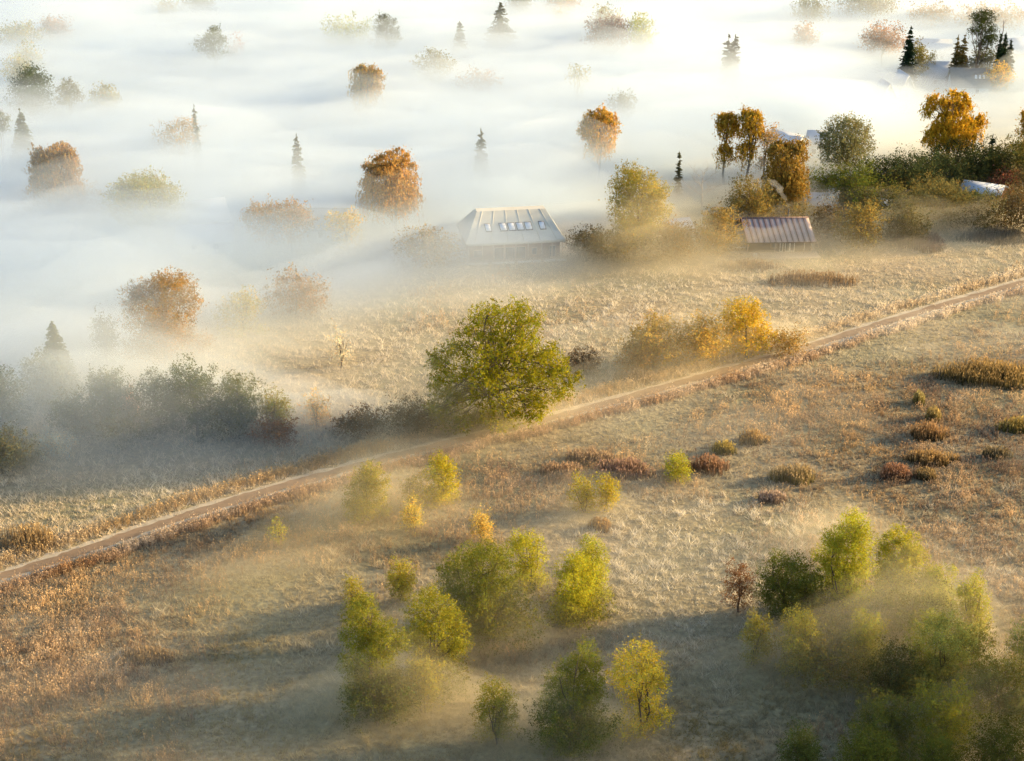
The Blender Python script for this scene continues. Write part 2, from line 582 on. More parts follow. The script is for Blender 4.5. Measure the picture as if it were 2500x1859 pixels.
M_SKYGLASS = principled('skylight_glass', (0.78, 0.80, 0.82), 0.45)
M_IRON = principled('flue_metal', (0.10, 0.10, 0.10), 0.5)


def window(parent, x0, x1, z0, z1, y, mat=None, name='window', fr=0.08):
    """window on a front wall at depth y: frame bars and a pane set back"""
    f = boxes(name, [(x0, x1, y - 0.07, y - 0.004, z1 - fr, z1), (x0, x1, y - 0.07, y - 0.004, z0, z0 + fr),
                     (x0, x0 + fr, y - 0.07, y - 0.004, z0 + fr, z1 - fr), (x1 - fr, x1, y - 0.07, y - 0.004, z0 + fr, z1 - fr)], mat or M_WHITE, parent)
    boxes('pane', [(x0 + fr, x1 - fr, y - 0.03, y - 0.006, z0 + fr, z1 - fr)], M_GLASS, f)
    return f


def skylight(parent, A, B, C, D, size=(0.07, 0.05)):
    """roof window lying on a slope; A,B lower corners, C,D upper corners"""
    p = np.array([A, B, C, D], float)
    n = np.cross(p[1] - p[0], p[3] - p[0]); n /= np.linalg.norm(n)
    c = p.mean(0)
    o = slab('skylight', p + n * 0.07, 0.06, M_DARKWOOD, parent)
    slab('pane', c + (p - c) * 0.86 + n * 0.085, 0.01, M_SKYGLASS, o)
    return o


# --- the large house with six skylights
bx, by = atz(1258, 640)
hs = empty('house', (float(bx), float(by), 0), R(9))
tag(hs, 'large house with pale hipped zinc roof and a row of six skylights', 'house', 'houses')
W2, D, ez, rz_, ov = 8.35, 11.5, 3.5, 8.0, 0.3
boxes('wall', [(-W2 + 0.4, W2 - 0.4, 0.5, D, 0.35, ez)], M_WOOD, hs)
boxes('deck', [(-W2 - 0.2, W2 + 0.2, -0.9, 0.5, 0.0, 0.35)], M_PALEWOOD, hs)
x0, x1, y0, y1, ix = -W2 - 0.3, W2 + 0.3, -0.55, D + ov, 2.6
RV = [(x0, y0, ez + 0.35), (x1, y0, ez + 0.35), (x1, y1, ez + 0.35), (x0, y1, ez + 0.35),
      (x0 + ix, y0 + 5.2, rz_), (x1 - ix, y0 + 5.2, rz_), (x1 - ix, y1 - 5.2, rz_), (x0 + ix, y1 - 5.2, rz_)]
roof = poly('roof', RV, [(0, 1, 5, 4), (1, 2, 6, 5), (2, 3, 7, 6), (3, 0, 4, 7), (4, 5, 6, 7), (3, 2, 1, 0)], M_ZINC, hs)
boxes('fascia', [(x0 - 0.05, x1 + 0.05, y0 - 0.06, y1 + 0.05, ez - 0.1, ez + 0.33)], M_ZINC, hs)


def on_front(u, t):
    a = np.array(RV[0]) * (1 - u) + np.array(RV[1]) * u
    b = np.array(RV[4]) * (1 - u) + np.array(RV[5]) * u
    return a * (1 - t) + b * t


for xa in (-4.9, -2.35, -0.87, 0.61, 2.09, 4.6):
    wd = 1.25 if xa not in (-4.9, 4.6) else 1.05
    t0, t1 = 0.34, 0.60
    p0 = on_front(0.5, t0); p1 = on_front(0.5, t1)
    sh = -0.22
    skylight(roof, (xa, p0[1], p0[2]), (xa + wd, p0[1], p0[2]), (xa + wd + sh, p1[1], p1[2]), (xa + sh, p1[1], p1[2]))
for k in range(6):
    a = on_front((k + 0.5) / 6, 0.0); b = on_front((k + 0.5) / 6, 1.0)
    d = np.array([0.05, 0, 0])
    up = np.array([0, 0, 0.05])
    slab('seam', [a - d + up, a + d + up, b + d + up, b - d + up], 0.05, M_ZINC, roof)
for xa in (-8.2, -5.8, -3.9, -2.0, 0.05, 2.2, 4.6, 6.4, 8.2):
    boxes('post', [(xa - 0.07, xa + 0.07, -0.45, -0.31, 0.35, ez - 0.1)], M_PALEWOOD, hs)
for (a, b, c, d) in ((-3.6, -1.9, 0.45, 2.6), (-1.7, 0.0, 0.45, 2.6), (0.2, 1.9, 0.45, 2.6), (3.0, 3.9, 1.0, 2.3), (6.1, 7.2, 0.5, 2.5), (-7.2, -5.6, 1.0, 2.3)):
    window(hs, a, b, c, d, 0.5, M_PALEWOOD)
for xa in (-6.9, -2.3, 2.3, 6.9):
    boxes('deck_rail', [(xa - 2.0, xa + 2.0, -0.98, -0.9, 0.05, 0.45)], M_WHITE, hs)

# --- the cabin with the seamed red roof
bx, by = atz(1905, 622)
cb = empty('cabin', (float(bx), float(by), 0), R(3))
tag(cb, 'small timber cabin with weathered reddish seamed roof and white glazed doors', 'house', 'houses')
CW, CD, ce, cr = 6.1, 6.4, 2.45, 4.9
boxes('wall', [(-CW + 0.5, CW - 0.6, 0.9, CD * 1.9, 0.25, ce + 0.5)], M_DARKWOOD, cb)
croof = boxes('roof', [(-CW, CW, CD - 0.25, CD + 0.25, cr - 0.10, cr + 0.02)], M_SEAM, cb)
N = 12
for k in range(N):
    a, b = -CW + 2 * CW * k / N + 0.02, -CW + 2 * CW * (k + 1) / N - 0.02
    slab('roof_panel', [(a, -0.5, ce), (b, -0.5, ce), (b, CD, cr), (a, CD, cr)], 0.08, M_REDROOF, croof)
    slab('roof_panel', [(b, CD * 2 + 0.4, ce), (a, CD * 2 + 0.4, ce), (a, CD + 0.01, cr), (b, CD + 0.01, cr)], 0.08, M_REDROOF, croof)
    slab('seam', [(a - 0.05, -0.5, ce + 0.09), (a + 0.03, -0.5, ce + 0.09), (a + 0.03, CD, cr + 0.09), (a - 0.05, CD, cr + 0.09)], 0.1, M_SEAM, croof)
boxes('gutter', [(-CW, CW, -0.64, -0.51, ce - 0.16, ce - 0.02)], M_DARKWOOD, cb)
poly('gable', [(-CW + 0.5, 0.9, ce + 0.4), (-CW + 0.5, CD * 1.9, ce + 0.4), (-CW + 0.5, CD, cr - 0.12)], [(0, 2, 1)], M_DARKWOOD, cb)
poly('gable', [(CW - 0.6, 0.9, ce + 0.4), (CW - 0.6, CD * 1.9, ce + 0.4), (CW - 0.6, CD, cr - 0.12)], [(0, 1, 2)], M_DARKWOOD, cb)
for a in (0.95, 1.82):
    window(cb, a, a + 0.84, 0.27, 2.3, 0.9, M_WHITE, 'glazed_door', 0.12)
window(cb, 0.0, 0.62, 0.27, 2.3, 0.9, M_WHITE, 'glazed_door', 0.12)
window(cb, -1.6, -0.5, 0.9, 2.2, 0.9, M_PALEWOOD)
for xa in (-5.9, -1.05, 4.1, 5.6):
    boxes('post', [(xa - 0.07, xa + 0.07, -0.3, -0.16, 0.25, ce - 0.05)], M_PALEWOOD, cb)
dk = boxes('deck', [(-5.4, 6.6, -2.6, 0.9, 0.0, 0.16)], M_PALEWOOD, cb)
for k in range(14):
    boxes('plank', [(-5.4, 6.6, -2.6 + 0.25 * k, -2.6 + 0.25 * k + 0.22, 0.163, 0.2)], M_PALEWOOD, dk)
link('chimney', (lambda b: (b.add(*tube([(2.6, CD + 0.6, cr - 0.4), (2.6, CD + 0.6, cr + 0.5), (2.6, CD + 0.6, cr + 1.3)], [0.13, 0.13, 0.13], 8)), b.mesh('chimney'))[1])(Bag()), M_IRON, cb)


def cab(lx, ly, lz):
    c, s = math.cos(R(3)), math.sin(R(3))
    return (cb.location.x + lx * c - ly * s, cb.location.y + lx * s + ly * c, lz)


lg = empty('deck_lounger', cab(-3.6, -1.3, 0.2), R(20))
tag(lg, 'pale wooden lounger with raised back on the cabin deck', 'lounger')
for k in range(5): boxes('slat', [(-0.3 + 0.29 * k, -0.3 + 0.29 * k + 0.25, -0.33, 0.33, 0.30, 0.35)], M_PALEWOOD, lg)
slab('backrest', [(-0.36, -0.33, 0.34), (-0.36, 0.33, 0.34), (-1.0, 0.33, 0.95), (-1.0, -0.33, 0.95)], 0.05, M_PALEWOOD, lg)
for a, b in ((-0.3, -0.33), (-0.3, 0.26), (1.0, -0.33), (1.0, 0.26)): boxes('leg', [(a, a + 0.07, b, b + 0.07, 0.0, 0.3)], M_PALEWOOD, lg)
st = empty('side_table', cab(-4.75, -1.4, 0.2))
tag(st, 'small pale side table left of the deck lounger', 'table')
boxes('table_top', [(-0.3, 0.3, -0.25, 0.25, 0.42, 0.47)], M_WHITE, st)
for a, b in ((-0.28, -0.23), (-0.28, 0.17), (0.22, -0.23), (0.22, 0.17)): boxes('leg', [(a, a + 0.06, b, b + 0.06, 0, 0.42)], M_WHITE, st)
bx, by = atz(1812, 612)
bn = empty('garden_bench', (float(bx), float(by), 0))
tag(bn, 'low pale bench in the grass left of the cabin deck', 'bench')
for k in range(3): boxes('slat', [(-1.1, 1.1, 0.2 * k, 0.2 * k + 0.17, 0.42, 0.48)], M_WHITE, bn)
for a in (-0.95, 0.85): boxes('leg', [(a, a + 0.1, 0.02, 0.52, 0, 0.42)], M_PALEWOOD, bn)


def gable_house(name, label, px, py, w, d, he, hr, rot, roofm, wallm, z=0.0, lights=0, wins=2, trim=None, chimney=False, end_on=False):
    """house with its eaves (or, end_on, its gable) towards the camera; the photo pixel is the middle of the near ridge/gable top at height hr"""
    gx, gy = atz(px, py, hr)
    e = empty(name, (float(gx), float(gy), 0), R(rot))
    tag(e, label, 'house', 'houses')
    h = w / 2
    if end_on:
        P = [(-h, 0, 0), (h, 0, 0), (h, 0, he), (0, 0, hr - 0.15), (-h, 0, he)]
        Q = [(x, d, zz) for x, _, zz in P]
        poly('wall', P + Q, [(0, 1, 2, 3, 4), (5, 9, 8, 7, 6), (1, 6, 7, 2), (0, 4, 9, 5)], wallm, e)
        o = 0.35
        k = (hr - he) / h
        rf = slab('roof', [(-h - o, -o, he - o * k), (0, -o, hr), (0, d + o, hr), (-h - o, d + o, he - o * k)][::-1], 0.15, roofm, e)
        slab('roof_slope', [(0, -o, hr), (h + o, -o, he - o * k), (h + o, d + o, he - o * k), (0, d + o, hr)][::-1], 0.15, roofm, rf)
        if trim:
            for s in (-1, 1):
                q = [(s * (h + o), -o - 0.06, he - o * k - 0.22), (0, -o - 0.06, hr - 0.22), (0, -o - 0.06, hr + 0.06), (s * (h + o), -o - 0.06, he - o * k + 0.06)]
                slab('bargeboard', q if s < 0 else q[::-1], 0.06, trim, e)
            boxes('board', [(-0.08, 0.08, -0.05, -0.004, 0.3, hr - 0.5)], trim, e)
        for k2 in range(wins):
            a = -h * 0.75 + (w * 0.75) * (k2 + 0.5) / wins
            window(e, a - 0.35, a + 0.35, 0.9, 1.9, 0.0)
    else:
        y0 = -d / 2; y1 = d / 2
        P = [(-h, y0, 0), (-h, y1, 0), (-h, y1, he), (-h, 0, hr - 0.15), (-h, y0, he)]
        Q = [(h, y, zz) for _, y, zz in P]
        poly('wall', P + Q, [(0, 4, 3, 2, 1), (5, 6, 7, 8, 9), (0, 5, 9, 4), (1, 2, 7, 6)], wallm, e)
        o = 0.4
        k = (hr - he) / (d / 2)
        rf = slab('roof', [(-h - o, y0 - o, he - o * k), (h + o, y0 - o, he - o * k), (h + o, 0, hr), (-h - o, 0, hr)], 0.16, roofm, e)
        slab('roof_slope', [(h + o, y1 + o, he - o * k), (-h - o, y1 + o, he - o * k), (-h - o, 0.01, hr), (h + o, 0.01, hr)], 0.16, roofm, rf)
        for k2 in range(lights):
            a = w * 0.12 + 0.95 * k2
            A = np.array([(a, y0 * 0.62, 0), (a + 0.7, y0 * 0.62, 0), (a + 0.7, y0 * 0.36, 0), (a, y0 * 0.36, 0)])
            A[:, 2] = hr + A[:, 1] * k
            skylight(rf, *A)
        for k2 in range(wins):
            a = -h * 0.8 + (w * 0.8) * (k2 + 0.5) / wins
            window(e, a - 0.5, a + 0.5, 0.9, min(2.1, he - 0.2), y0)
        if chimney:
            boxes('chimney', [(-h * 0.4, -h * 0.4 + 0.6, 0.1, 0.7, hr - 0.6, hr + 0.9)], M_REDWALL, rf)
    return e


gable_house('garden_house', 'small white gabled house half sunk in fog, left of the two', 2173, 206, 3.2, 7, 3.4, 6.2, 4, M_FROST, M_WHITE, trim=M_WHITE, end_on=True, wins=1)
gable_house('garden_house', 'white gabled house with a board down its gable, right of the two', 2219, 185, 3.1, 8, 3.4, 6.4, 4, M_FROST, M_WHITE, trim=M_WHITE, end_on=True, wins=1)
gable_house('farm_house', 'long house with white frosted roof in front of the dark conifers', 2305, 150, 11.5, 8, 2.8, 6.2, -6, M_FROST, M_PALEBLUE)
gable_house('farm_house', 'grey tiled house with three small skylights near the right edge', 2368, 166, 9.0, 9, 2.8, 6.6, -8, M_GREYROOF, M_PALEBLUE, lights=3)
gable_house('farm_house', 'pale far house with a low frosted roof left of the tall pine', 2275, 95, 10.5, 8, 2.8, 6.0, -8, M_FROST, M_WHITE, wins=3)
gable_house('farm_house', 'brown walled house at the right edge behind the dark spruces', 2484, 92, 7.0, 9, 4.5, 7.6, 20, M_FROST, M_WOOD)
gable_house('garden_house', 'frosted roof slanting out of the fog right of the twin golden birches', 1924, 322, 8.0, 8, 2.6, 5.4, -48, M_FROST, M_WHITE)
gable_house('garden_house', 'pale house wall left of the grey round tree in fog', 1996, 318, 3.6, 5, 3.2, 5.6, -5, M_FROST, M_PALEBLUE)
gable_house('shed', 'small shed with blue white frosted roof behind the cabin', 1992, 470, 4.6, 5.2, 2.1, 3.6, 0, M_FROST, M_DARKWOOD, wins=1, chimney=False)
gable_house('garden_house', 'low red walled house with frosted roof at the far right hedge', 2405, 446, 7.5, 6, 2.2, 3.4, -32, M_FROST, M_REDWALL, wins=2, chimney=False)
gable_house('shed', 'little frosted shed between the bushes right of the cabin', 2158, 485, 2.6, 3.0, 2.0, 2.9, -25, M_FROST, M_WHITE, wins=1, chimney=False)
gable_house('garden_house', 'wide low frosted roof at the left under the tan trees', 500, 548, 9.5, 9, 2.3, 4.2, 8, M_FROST, M_WHITE, chimney=False)
gable_house('garden_house', 'faint frosted gable roof left of the tan trees in fog', 498, 487, 7.0, 8, 2.8, 5.6, 25, M_FROST, M_WHITE, chimney=False)
gable_house('garden_house', 'faint hazy roof behind the yellow treetops in fog', 806, 508, 7.5, 8, 2.8, 5.4, 0, M_GREYROOF, M_WHITE)
gable_house('shed', 'small pinkish roof peeking from the bushes left of the cabin', 1655, 533, 4.0, 4.0, 2.0, 3.2, 20, M_FROST, M_WOOD, wins=1, chimney=False)

# ------------------------------------------------------------------ trees and shrubs
LPX = 4.5        # leaf face size in photo pixels


def plant(name, cat, label, sp, box, col, h=None, base=None, blobs=None, dens=1.0, apex=None, group='trees standing in the fog', stems=1, bark=None,
          lob=7, fill=0.35, wl=1.0, jag=0.25, seed=None, leafk=1.0, low=0.22):
    """box: left, right, top, bottom of what the photo shows. h: height where the foot is hidden; base: photo row of the foot where it shows"""
    rg = np.random.default_rng(seed if seed is not None else abs(hash_(label)))
    xl, xr, yt, yb = box
    xc = apex if apex is not None else (xl + xr) / 2
    if base is not None:
        X, Y = atz((xl + xr) / 2 if apex is None else apex, base)
        _, h = aty(xc, yt, Y)
        h = float(h)
    else:
        X, Y = atz(xc, yt, h)
    X, Y = float(X), float(Y)
    s = float(ppm(Y, h * 0.6))
    leaf = LPX / s * leafk
    rx = (xr - xl) / 2 / s
    cs = cT
    if blobs:
        B = []
        for (cx, cyy, ax, ay) in blobs:
            q = min(0.95, abs(cx - (xl + xr) / 2) / max(1, (xr - xl) / 2))
            dy = rg.uniform(-0.6, 0.6) * rx * math.sqrt(1 - q * q)          # the crown is about as deep as it is wide
            lx, lz = aty(cx, cyy, Y + dy)
            B.append((float(lx) - X, dy, float(lz), ax / s, ax / s, ay / s / cs))
            if len(blobs) > 25:                                              # the great tree: a second lobe at the other depth
                lx, lz = aty(cx, cyy, Y - dy)
                B.append((float(lx) - X, -dy, float(lz), ax / s, ax / s, ay / s / cs))
        area = sum(b[2] * b[3] for b in blobs) * 3.14 * 0.75
        if base is not None and sp == 'broad':        # foliage reaches down to the ground
            wx = max(b[3] for b in B); mx = sum(b[0] for b in B) / len(B)
            zb = min(b[2] - b[5] for b in B)
            if zb > 0.06 * h:
                for q in (-0.5, 0.5):
                    B.append((mx + q * rx * 0.8, q * rx * 0.5, max(zb, 0.6) * 0.75, rx * 0.62, rx * 0.6, max(zb, 0.6) * 0.95))
                area *= 1.2
    else:
        z0 = h * low if base is None or sp == 'weep' else 0.1
        B = lobes(lob, rx, rx * 0.95, (h - z0) / 2, (h + z0) / 2, rg)
        if base is not None and sp == 'broad':
            for q in (-0.45, 0.1, 0.5):
                B.append((q * rx, rg.normal() * 0.2 * rx, h * 0.20, rx * 0.55, rx * 0.55, h * 0.20))
        area = (xr - xl) * ((h - z0) * s * cs) * 0.72
    if sp == 'weep' and base is None:
        B.append((0.0, 0.0, h * 0.38, rx * 0.7, rx * 0.7, h * 0.2)); area *= 1.15
    if sp == 'broad' and base is None and blobs:
        B.append((0.0, 0.0, h * 0.36, rx * 0.72, rx * 0.72, h * 0.26)); area *= 1.15
    n = int(np.clip(5.5 * dens * area / (LPX * LPX * leafk ** 2 * 0.36), 400, 80000))
    root = empty(name, (X, Y, 0), 0)
    tag(root, label, cat, group)
    if sp == 'broad':
        t, c = broad_mesh(B, n, leaf, rg, stems=stems, fill=fill, clump=leaf * (1.5 if len(B) > 40 else 2.3))
        m = M_LEAF
    elif sp == 'pine':
        t, c = broad_mesh(B, int(n * 1.9), leaf * 0.95, rg, stems=1, fill=0.5, clump=leaf * 1.3, aspect=0.35, thick=0.8)
        m = M_NEEDLE
    elif sp == 'weep':
        t, c = weep_mesh(B, int(n * 1.1), leaf, rg)
        m = M_LEAF
    elif sp == 'spruce':
        t, c = spruce_mesh(h, rx, int(n * 1.1), leaf, rg, jag=jag, power=wl)
        m = M_NEEDLE
    elif sp == 'bare':
        o = link('branches', bare_mesh(h, rx * 2, rg), bark or M_PALEBARK, root)
        return root
    o = link('crown', c, m, root); k_ = 1.2 if sp == 'weep' else 1.75 if m is M_LEAF else 1.3; o.color = (*[min(0.75, v * k_) for v in col], 1)
    link('trunk', t, bark or M_BARK, root)
    return root


def hash_(s):
    v = 7
    for ch in s: v = (v * 131 + ord(ch)) % 2147483647
    return v


OLIVE, YGRN, LIME, GOLD = (0.115, 0.10, 0.022), (0.17, 0.155, 0.022), (0.22, 0.22, 0.03), (0.34, 0.20, 0.03)
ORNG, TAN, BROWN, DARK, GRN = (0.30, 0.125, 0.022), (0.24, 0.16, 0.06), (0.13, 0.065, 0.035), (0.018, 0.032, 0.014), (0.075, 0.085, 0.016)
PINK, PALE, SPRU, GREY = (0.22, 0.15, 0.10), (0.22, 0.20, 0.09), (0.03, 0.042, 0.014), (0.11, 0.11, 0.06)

P = plant
# --- far trees rising out of the fog, left part
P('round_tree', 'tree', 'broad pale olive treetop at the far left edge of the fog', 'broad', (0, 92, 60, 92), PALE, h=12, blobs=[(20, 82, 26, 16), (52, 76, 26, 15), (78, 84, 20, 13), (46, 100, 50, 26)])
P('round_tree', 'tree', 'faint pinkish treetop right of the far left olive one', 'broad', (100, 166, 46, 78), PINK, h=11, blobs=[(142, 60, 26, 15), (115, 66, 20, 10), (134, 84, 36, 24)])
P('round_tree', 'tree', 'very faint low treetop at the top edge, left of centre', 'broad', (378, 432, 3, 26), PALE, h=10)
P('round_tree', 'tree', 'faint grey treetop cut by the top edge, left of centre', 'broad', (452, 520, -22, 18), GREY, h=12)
P('pine_tree', 'tree', 'layered dark pine top on the left, beside a pinkish bare shrub', 'pine', (474, 552, 68, 130), GRN, h=14, apex=527,
  blobs=[(524, 74, 15, 6), (520, 84, 17, 5), (508, 92, 14, 6), (535, 92, 16, 6), (492, 100, 18, 7), (516, 106, 20, 6), (485, 112, 14, 6), (540, 106, 14, 7), (505, 122, 28, 9), (530, 132, 30, 14)])
P('red_shrub', 'tree', 'thin pinkish autumn tree right of the layered dark pine', 'broad', (548, 596, 76, 150), (0.26, 0.14, 0.11), h=11, dens=0.45, blobs=[(560, 90, 10, 9), (575, 96, 14, 12), (585, 112, 12, 12), (565, 125, 22, 20)])
P('leafy_tree', 'tree', 'airy light green tree with several tops left of the dark pine', 'broad', (785, 915, 32, 95), LIME, h=13, apex=850, dens=0.7,
  blobs=[(810, 58, 22, 13), (850, 50, 17, 17), (838, 66, 20, 12), (890, 62, 16, 11), (865, 74, 22, 13), (815, 78, 24, 12), (850, 95, 48, 22)])
P('pine_tree', 'tree', 'dark clumpy pine right of the airy light green tree', 'pine', (912, 980, 35, 105), (0.07, 0.075, 0.02), h=14, apex=934,
  blobs=[(934, 44, 13, 9), (925, 55, 11, 9), (945, 58, 12, 8), (955, 56, 11, 8), (932, 68, 16, 9), (955, 76, 18, 10), (930, 84, 16, 10), (960, 96, 22, 12), (940, 110, 34, 18)])
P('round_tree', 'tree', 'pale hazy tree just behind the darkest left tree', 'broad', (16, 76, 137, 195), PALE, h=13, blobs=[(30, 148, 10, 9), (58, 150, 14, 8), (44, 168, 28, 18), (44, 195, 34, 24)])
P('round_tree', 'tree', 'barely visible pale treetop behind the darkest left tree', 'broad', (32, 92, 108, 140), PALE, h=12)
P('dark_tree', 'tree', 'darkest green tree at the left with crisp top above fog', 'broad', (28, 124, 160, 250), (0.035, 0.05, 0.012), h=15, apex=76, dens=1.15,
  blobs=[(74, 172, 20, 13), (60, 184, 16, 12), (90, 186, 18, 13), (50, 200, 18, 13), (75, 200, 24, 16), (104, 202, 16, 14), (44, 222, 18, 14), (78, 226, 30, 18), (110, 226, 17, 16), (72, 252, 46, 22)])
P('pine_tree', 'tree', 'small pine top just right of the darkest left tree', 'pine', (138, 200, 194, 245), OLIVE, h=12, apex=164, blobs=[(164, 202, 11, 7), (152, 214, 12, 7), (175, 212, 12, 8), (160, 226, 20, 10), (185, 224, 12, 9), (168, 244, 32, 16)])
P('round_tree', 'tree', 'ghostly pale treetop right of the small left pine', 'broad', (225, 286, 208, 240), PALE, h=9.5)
P('spruce_tree', 'tree', 'pointed spruce near the left edge below the darkest tree', 'spruce', (10, 92, 264, 350), (0.10, 0.10, 0.035), h=14, apex=47, wl=0.8)
P('pine_tree', 'tree', 'half cut olive tree at the left edge beside a spruce', 'pine', (-32, 26, 270, 325), (0.11, 0.11, 0.04), h=13, apex=-4, blobs=[(-4, 278, 12, 9), (-16, 292, 14, 9), (10, 292, 13, 8), (0, 312, 24, 14)])
P('loose_tree', 'tree', 'loose tan autumn tree below the slim twin conifer', 'broad', (382, 486, 288, 360), TAN, h=12, apex=446, dens=0.7,
  blobs=[(446, 300, 20, 11), (425, 310, 20, 11), (462, 318, 22, 14), (400, 322, 18, 11), (440, 334, 36, 16), (395, 346, 20, 10), (470, 344, 18, 12), (432, 362, 46, 16)])
P('columnar_conifer', 'tree', 'slim grey twin tipped conifer right of the loose tan tree', 'spruce', (462, 484, 254, 330), (0.09, 0.10, 0.05), h=15, apex=473, wl=0.45)
P('spruce_tree', 'tree', 'narrow dark spruce alone in the fog left of centre', 'spruce', (704, 748, 325, 410), (0.085, 0.085, 0.03), h=13.5, apex=723, wl=0.6)
P('weeping_birch', 'tree', 'rust orange weeping birch at the left edge', 'weep', (72, 190, 352, 480), (0.34, 0.21, 0.075), h=15.5, apex=150,
  blobs=[(150, 374, 26, 20), (122, 386, 24, 18), (165, 392, 22, 22), (95, 400, 14, 34), (135, 415, 42, 34), (85, 425, 14, 20), (180, 430, 14, 40), (130, 460, 56, 40)])
P('round_shrub', 'tree', 'faint rusty bush at the foot of the left weeping birch', 'broad', (40, 252, 452, 520), TAN, h=7, lob=9, dens=0.8, low=0.05)
P('round_tree', 'tree', 'wide yellow green domed tree right of the rust birch', 'broad', (258, 442, 422, 560), (0.20, 0.18, 0.04), h=12, apex=355,
  blobs=[(355, 444, 42, 22), (320, 458, 36, 20), (392, 458, 34, 22), (295, 480, 36, 24), (350, 478, 60, 30), (415, 482, 28, 26), (285, 512, 34, 26), (350, 520, 76, 36), (420, 516, 28, 30)])
P('tan_tree', 'tree', 'tan flat domed tree, left one of a touching pair', 'broad', (592, 682, 496, 570), (0.24, 0.14, 0.035), h=9, apex=645, blobs=[(645, 512, 32, 16), (618, 526, 24, 14), (665, 524, 22, 16), (605, 540, 16, 12), (645, 540, 40, 18)])
P('tan_tree', 'tree', 'tan flat domed tree, right one of a touching pair', 'broad', (676, 770, 496, 570), (0.24, 0.14, 0.035), h=9, apex=705, blobs=[(702, 510, 26, 14), (730, 518, 28, 15), (700, 530, 26, 16), (745, 534, 22, 16), (722, 544, 44, 20)])
P('yellow_tree', 'tree', 'low yellow treetop right of the tan pair', 'broad', (786, 880, 521, 575), (0.34, 0.24, 0.04), h=7.5, apex=850, blobs=[(808, 532, 22, 11), (850, 530, 20, 11), (830, 546, 44, 16), (866, 542, 14, 10)])
# --- far trees, centre
P('spruce_tree', 'tree', 'small dark conifer top in the far centre', 'spruce', (1096, 1150, 50, 108), (0.08, 0.085, 0.04), h=13, apex=1122, wl=0.7)
P('cedar_tree', 'tree', 'broad tiered conifer at the top edge in the centre', 'spruce', (1170, 1275, 8, 110), (0.075, 0.08, 0.03), h=15.5, apex=1222, wl=0.75, jag=0.4)
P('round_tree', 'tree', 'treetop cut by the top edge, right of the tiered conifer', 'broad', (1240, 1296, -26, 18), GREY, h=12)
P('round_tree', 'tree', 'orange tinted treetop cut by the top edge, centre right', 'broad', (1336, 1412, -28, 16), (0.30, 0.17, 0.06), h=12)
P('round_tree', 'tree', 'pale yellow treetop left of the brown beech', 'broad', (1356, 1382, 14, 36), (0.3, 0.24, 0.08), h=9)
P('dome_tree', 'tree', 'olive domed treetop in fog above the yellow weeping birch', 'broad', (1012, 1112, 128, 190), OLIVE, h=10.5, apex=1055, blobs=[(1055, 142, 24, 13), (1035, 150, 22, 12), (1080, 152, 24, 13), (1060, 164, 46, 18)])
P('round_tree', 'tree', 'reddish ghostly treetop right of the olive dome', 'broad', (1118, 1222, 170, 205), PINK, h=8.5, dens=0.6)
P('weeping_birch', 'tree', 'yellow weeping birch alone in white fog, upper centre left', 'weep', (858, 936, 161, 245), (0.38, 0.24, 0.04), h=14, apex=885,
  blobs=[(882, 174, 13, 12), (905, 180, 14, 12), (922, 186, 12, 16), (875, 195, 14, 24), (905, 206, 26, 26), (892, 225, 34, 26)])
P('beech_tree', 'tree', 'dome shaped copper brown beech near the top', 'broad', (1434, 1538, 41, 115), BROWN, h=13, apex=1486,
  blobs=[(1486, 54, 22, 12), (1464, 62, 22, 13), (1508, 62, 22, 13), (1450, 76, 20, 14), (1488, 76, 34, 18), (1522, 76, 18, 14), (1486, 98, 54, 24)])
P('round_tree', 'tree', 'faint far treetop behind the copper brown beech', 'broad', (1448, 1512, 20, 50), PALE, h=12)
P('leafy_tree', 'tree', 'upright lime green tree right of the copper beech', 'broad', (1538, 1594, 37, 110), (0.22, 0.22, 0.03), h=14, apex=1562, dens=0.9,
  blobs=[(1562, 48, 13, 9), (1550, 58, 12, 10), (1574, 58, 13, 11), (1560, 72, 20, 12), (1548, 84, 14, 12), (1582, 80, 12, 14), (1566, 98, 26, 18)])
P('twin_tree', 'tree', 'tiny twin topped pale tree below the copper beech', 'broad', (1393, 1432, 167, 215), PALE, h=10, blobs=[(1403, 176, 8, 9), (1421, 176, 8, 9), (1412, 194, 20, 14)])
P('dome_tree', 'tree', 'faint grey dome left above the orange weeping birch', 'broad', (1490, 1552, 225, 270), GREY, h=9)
P('weeping_birch', 'tree', 'bright orange weeping birch in the centre right fog', 'weep', (1416, 1510, 265, 360), (0.48, 0.29, 0.06), h=14.5, apex=1468,
  blobs=[(1468, 278, 14, 12), (1445, 286, 14, 12), (1482, 290, 14, 12), (1462, 302, 30, 16), (1432, 314, 14, 22), (1495, 308, 13, 22), (1464, 330, 42, 26)])
P('conifer', 'tree', 'lone pale grey conifer in fog at centre', 'spruce', (1160, 1204, 312, 372), (0.12, 0.12, 0.06), h=11.5, apex=1174, wl=0.5)
P('weeping_birch', 'tree', 'large orange topped weeping birch left of the skylit house', 'weep', (882, 1024, 362, 560), (0.44, 0.27, 0.09), h=16, apex=972,
  blobs=[(972, 376, 16, 11), (948, 384, 18, 10), (992, 388, 14, 10), (925, 394, 16, 9), (900, 410, 16, 8), (968, 404, 34, 12), (1002, 412, 16, 12), (930, 414, 26, 10), (950, 450, 64, 40), (945, 500, 66, 46)])
